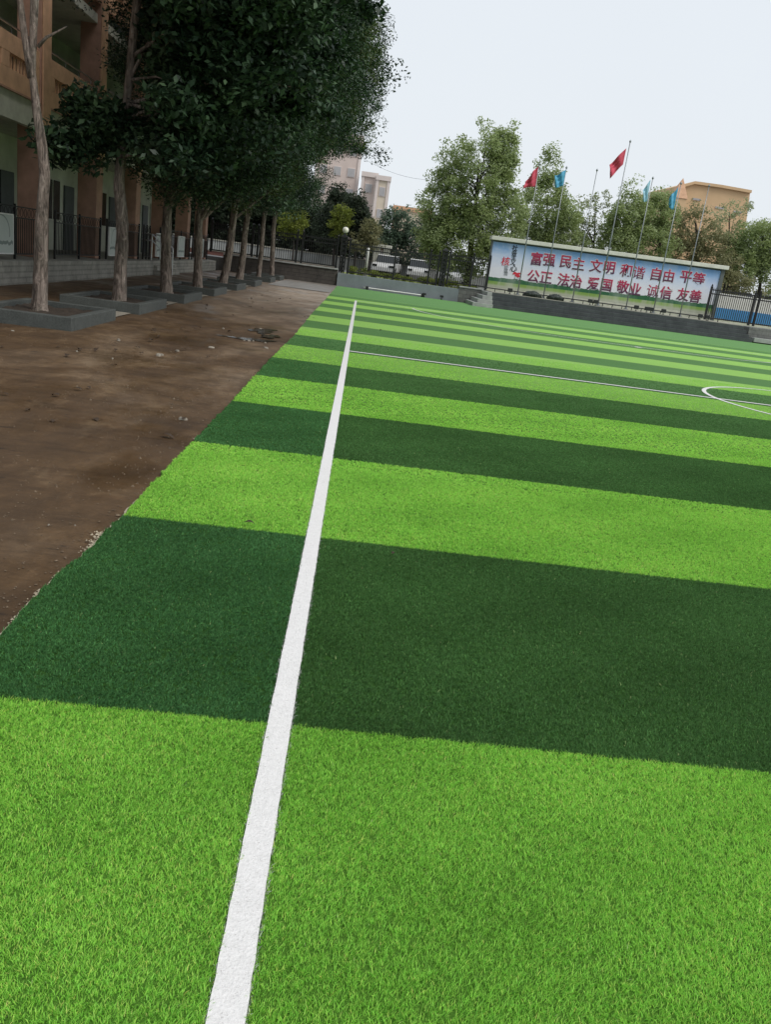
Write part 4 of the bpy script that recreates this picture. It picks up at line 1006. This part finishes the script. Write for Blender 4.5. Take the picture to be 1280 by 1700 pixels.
# ---------------------------------------------------------------- far buildings
def far_building(name, label, Y, px0, px1, pyt, depth, mat, floors, bays, roofh=1.0, pyt_at=None, trim=None, z0=.66):
    a = at(px0, pyt, Y); c = at(px1, pyt, Y); x0, x1 = a.x, c.x; top = at((px0+px1)/2, pyt, Y).z; cx = (x0+x1)/2
    r = tag(empty(name, (cx, Y, z0)), label, 'building'); H = top-z0; hw = (x1-x0)/2
    MB().box(-hw, hw, 0, depth, 0, H).build('walls', mat, r)
    MB().box(-hw-.35, hw+.35, -.35, depth+.35, H+.003, H+roofh).build('roof', trim or mat, r)
    for s in (-1, 1): MB().box(s*hw-.25, s*hw+.25, -.2, -.003, 0, H).build('corner_pier', trim or mat, r)
    for f in range(floors):
        for k in range(bays):
            xw = -hw+2*hw*(k+.5)/bays; zw = H*(f+.5)/floors; ww = min(1.0, 2*hw/bays*.28)
            w_ = MB().box(xw-ww, xw+ww, -.12, -.003, zw-.8, zw+.8).build('window', M['pale_pink_trim'], r)
            MB().box(xw-ww+.1, xw+ww-.1, -.16, -.123, zw-.7, zw+.7).build('pane', M['far_glass'], w_)
    return r
M['pale_pink'] = simple('pale_pink', (.60, .50, .45), .85, .1, .3); M['pale_pink_trim'] = simple('pale_pink_trim', (.66, .58, .54), .85, .1, .3)  # far wall colours paled, distance haze put into the paint
M['pale_beige'] = simple('pale_beige', (.62, .54, .43), .85, .1, .3); M['far_glass'] = simple('far_glass', (.40, .39, .39), .4, .1, .5)
M['orange_render'] = simple('orange_render', (.62, .43, .25), .85, .1, .3)  # orange lightened, haze painted into the wall colour
far_building('tower_block', 'tall pale pink tower block rising behind the dark trees', 165, 530, 601, 232, 14, M['pale_pink'], 6, 3, 1.2, trim=M['pale_pink_trim'])
far_building('apartment_block', 'pale pink apartment block against the right side of the tower', 160, 603, 625, 294, 14, M['pale_pink'], 4, 1, .8, trim=M['pale_pink_trim'])
far_building('apartment_block', 'pale beige apartment block with dark edge, rightmost of the group', 158, 627, 646, 300, 14, M['pale_beige'], 4, 1, .8, trim=M['pale_pink_trim'])
far_building('low_house', 'low pale house roof between beige block and big tree', 170, 655, 715, 352, 10, M['pale_beige'], 1, 3, .8, trim=M['terracotta'])
# orange building: slanted parapet with gable peak
def orange():
    Y = 112; pl = [at(1128, 420, Y), at(1243, 430, Y), at(1246, 321, Y), at(1196, 312, Y), at(1152, 306, Y), at(1128, 313, Y)]
    o0 = Vector((pl[0].x, Y, .66)); r = tag(empty('orange_building', o0), 'orange building with a sloping roofline behind the right flagpoles', 'building')
    poly = [(0, 0), (pl[1].x-o0.x, 0)]+[(p.x-o0.x, p.z-.66) for p in pl[2:]]
    b = MB(); b.prism(poly, 0, 16); b.build('walls', M['orange_render'], r)
    b = MB(); q = poly[2:]
    for (xa, za), (xb, zb) in zip(q[:-1], q[1:]): b.add([(xa, -.4, za+.01), (xb, -.4, zb+.01), (xb, 16.3, zb+.01), (xa, 16.3, za+.01), (xa, -.4, za+.35), (xb, -.4, zb+.35), (xb, 16.3, zb+.35), (xa, 16.3, za+.35)], [(0, 1, 2, 3), (7, 6, 5, 4), (0, 4, 5, 1), (1, 5, 6, 2), (2, 6, 7, 3), (3, 7, 4, 0)])
    b.build('parapet', M['orange_render'], r)
    for px, py in ((1157, 331), (1195, 345), (1225, 352)):
        c = at(px, py, Y)-o0; w_ = MB().box(c.x-.55, c.x+.55, -.1, -.003, c.z-.12, c.z+.12).build('window', M['far_glass'], r)
    t = at(1117, 297, Y); bl, br_ = at(1104, 330, Y), at(1127, 330, Y); zb = bl.z
    r2 = tag(empty('gable_tower', ((bl.x+br_.x)/2, Y-3, .66)), 'small pointed gable tower left of the orange building', 'tower'); hw = (br_.x-bl.x)/2
    MB().box(-hw, hw, 0, 2*hw, 0, zb-.66).build('walls', M['orange_render'], r2)
    zz = zb-.66; MB().add([(-hw-.1, -.1, zz+.003), (hw+.1, -.1, zz+.003), (hw+.1, 2*hw+.1, zz+.003), (-hw-.1, 2*hw+.1, zz+.003), (.2, hw, t.z-.66)], [(3, 2, 1, 0), (0, 1, 4), (1, 2, 4), (2, 3, 4), (3, 0, 4)]).build('roof', M['terracotta'], r2)
orange()
r = far_building('white_kiosk', 'small white kiosk showing above the billboard between trees', 66, 943, 966, 391, 4, M['white_paint'], 1, 1, .3)
far_building('gatehouse', 'small peach gatehouse behind the fence and parked cars', 65, 626, 643, 412, 1.4, simple('peach', (.50, .38, .25), .8, .1, 1), 1, 1, .25, trim=M['cream'])

# overhead wire between the far buildings
b = MB(); a, c = at(560, 235, 90), at(760, 300, 90)
b.tube([a.lerp(c, k/14)-Vector((0, 0, 1.2*math.sin(math.pi*k/14))) for k in range(15)], .012, 5); tag(b.build('overhead_wire', M['black_steel']), 'thin overhead wire sagging across the pale sky', 'wire')

# ================================================================== fallen leaves and chips
def leaf_shape(L, W, curl):
    b = MB(); pr = [(0, 0), (.25, .42), (.5, .5), (.75, .34), (1, 0)]
    for s in (1, -1):
        for u, q in pr: b.v.append(((u-.5)*L, s*q*W, .004+curl*abs(q)*W+.1*L*math.sin(3*u)*.4))
    b.f = [(i, i+1, 5+i+1, 5+i) for i in range(4)]; return b
rg = random.Random(77)
base_leaf = leaf_shape(.11, .055, .55).build('fallen_leaf', M['brown_leaf'])
lpx = [(355, 482), (420, 450), (510, 452), (613, 452), (750, 468), (1105, 488), (605, 532), (295, 692), (635, 398), (970, 338), (1135, 390), (25, 685), (600, 278), (145, 770), (470, 650)]
spots = [(px/3.2, 440+py/3.2) for px, py in lpx]+[(410+i*9+rg.uniform(-5, 5), 478+rg.uniform(-3, 22)) for i in range(9)]+[(240+rg.uniform(0, 190), 500+rg.uniform(0, 60)) for _ in range(26)]+[(rg.uniform(0, 330), 560+rg.uniform(0, 180)) for _ in range(12)]+[(400+rg.uniform(0, 90), 472+rg.uniform(0, 40)) for _ in range(18)]+[(499, 517), (505, 526), (489, 516)]
first = True
for px, py in spots:
    d = FW+(px-640)/F_PX*RT+(850-py)/F_PX*UP; t = (-.008-CAM.z)/d.z; p = CAM+d*t
    if p.y > 47 or p.x < -7.4 or p.x > -1.2: continue
    o = base_leaf if first else base_leaf.copy()
    if not first: COL.objects.link(o)
    first = False
    o.location = (p.x, p.y, -.012); o.rotation_euler = (rg.uniform(-.2, .2), rg.uniform(-.2, .2), rg.uniform(0, 6.28)); s = rg.uniform(.6, 1.25); o.scale = (s, s, s)
    tag(o, 'curled brown leaf lying on the muddy ground', 'leaf', 'fallen leaves on the muddy ground')
def on_turf(px, py, z=.022):
    d = FW+(px-640)/F_PX*RT+(850-py)/F_PX*UP; return CAM+d*((z-CAM.z)/d.z)
for px, py, s, a, lb in ((414, 870, .85, .3, 'dark curled leaf on the turf left of the white line, between light and dark stripes'), (652, 920, .6, 1.2, 'small dark leaf in the dark stripe right of the white line'), (632, 549, 1.3, 2.0, 'dark leaf on the far turf right of the white line'), (521, 529, 1.1, .5, 'dark leaf on the far turf left of the white line')):
    o = leaf_shape(.075, .03, 1.2).build('fallen_leaf', M['brown_leaf']); p = on_turf(px, py, .02 if py > 600 else .004)
    o.location = p; o.rotation_euler = (.15, .2, a); o.scale = (s, s, s); tag(o, lb, 'leaf')
def chip(seed, s):
    pr = random.Random(seed); b = MB(); n = 7
    ring = [(s*pr.uniform(.7, 1.3)*math.cos(a), s*pr.uniform(.6, 1.1)*math.sin(a)) for a in np.linspace(0, 6.283, n+1)[:-1]]
    b.v = [(x, y, -.02) for x, y in ring]+[(x*.75, y*.75, s*pr.uniform(.3, .5)) for x, y in ring]
    b.f = [tuple(range(n))[::-1], tuple(range(n, 2*n))]+[(i, (i+1) % n, n+(i+1) % n, n+i) for i in range(n)]
    return b
def grit():
    rng = np.random.default_rng(15); pr = random.Random(15); b = MB(); n = 3600
    ys = 1.5+11*rng.random(n)**1.3; xs = np.array([float(edge_x(y)) for y in ys])-.03-rng.random(n)**1.4*(1.2+.45*ys)
    for x, y in zip(xs, ys):
        if x < -7: continue
        s = pr.uniform(.002, .0055)*(1+.08*y)*(2 if pr.random() < .05 else 1); a0 = pr.uniform(0, 6)
        q = [(x+s*pr.uniform(.6, 1.3)*math.cos(a0+a), y+s*pr.uniform(.6, 1.3)*math.sin(a0+a), -.024) for a in (0, 1.3, 2.6, 3.9, 5.1)]
        zt = -.022+.010*math.sin(1.7*x+.8*y)*math.sin(.9*y-x)+.003+s*.8
        b.add(q+[(x, y, zt)], [(i, (i+1) % 5, 5) for i in range(5)])
    M['grit'] = simple('grit', (.15, .11, .072), .95, .6, 40)
    tag(b.build('grit', M['grit']), 'fine brown grit scattered over the muddy ground', 'grit', kind='stuff')
grit()
protos = [chip(i, .045).build('concrete_chip', M['chip'], bevel=.004) for i in range(4)]; used = set()
cpx = [(432, 546), (447, 547), (405, 565), (413, 566), (420, 566), (440, 569), (441, 578), (268, 589), (294, 582), (413, 497), (20, 549), (196, 564), (263, 590), (127, 583), (80, 871), (124, 872), (303, 695), (370, 545), (350, 577), (186, 595)]
for i, (px, py) in enumerate(cpx):
    p = on_turf(px, py, -.015); k = i % 4; o = protos[k] if k not in used else protos[k].copy()
    if k in used: COL.objects.link(o)
    used.add(k); o.location = (p.x, p.y, -.015); o.rotation_euler = (0, 0, rg.uniform(0, 6.28)); s = rg.uniform(.35, 1.1)*(.3 if p.y < 6 else 1); o.scale = (s*1.3, s, s)
    tag(o, 'pale concrete chip lying on the muddy ground', 'stone chip', 'concrete chips on the muddy ground')
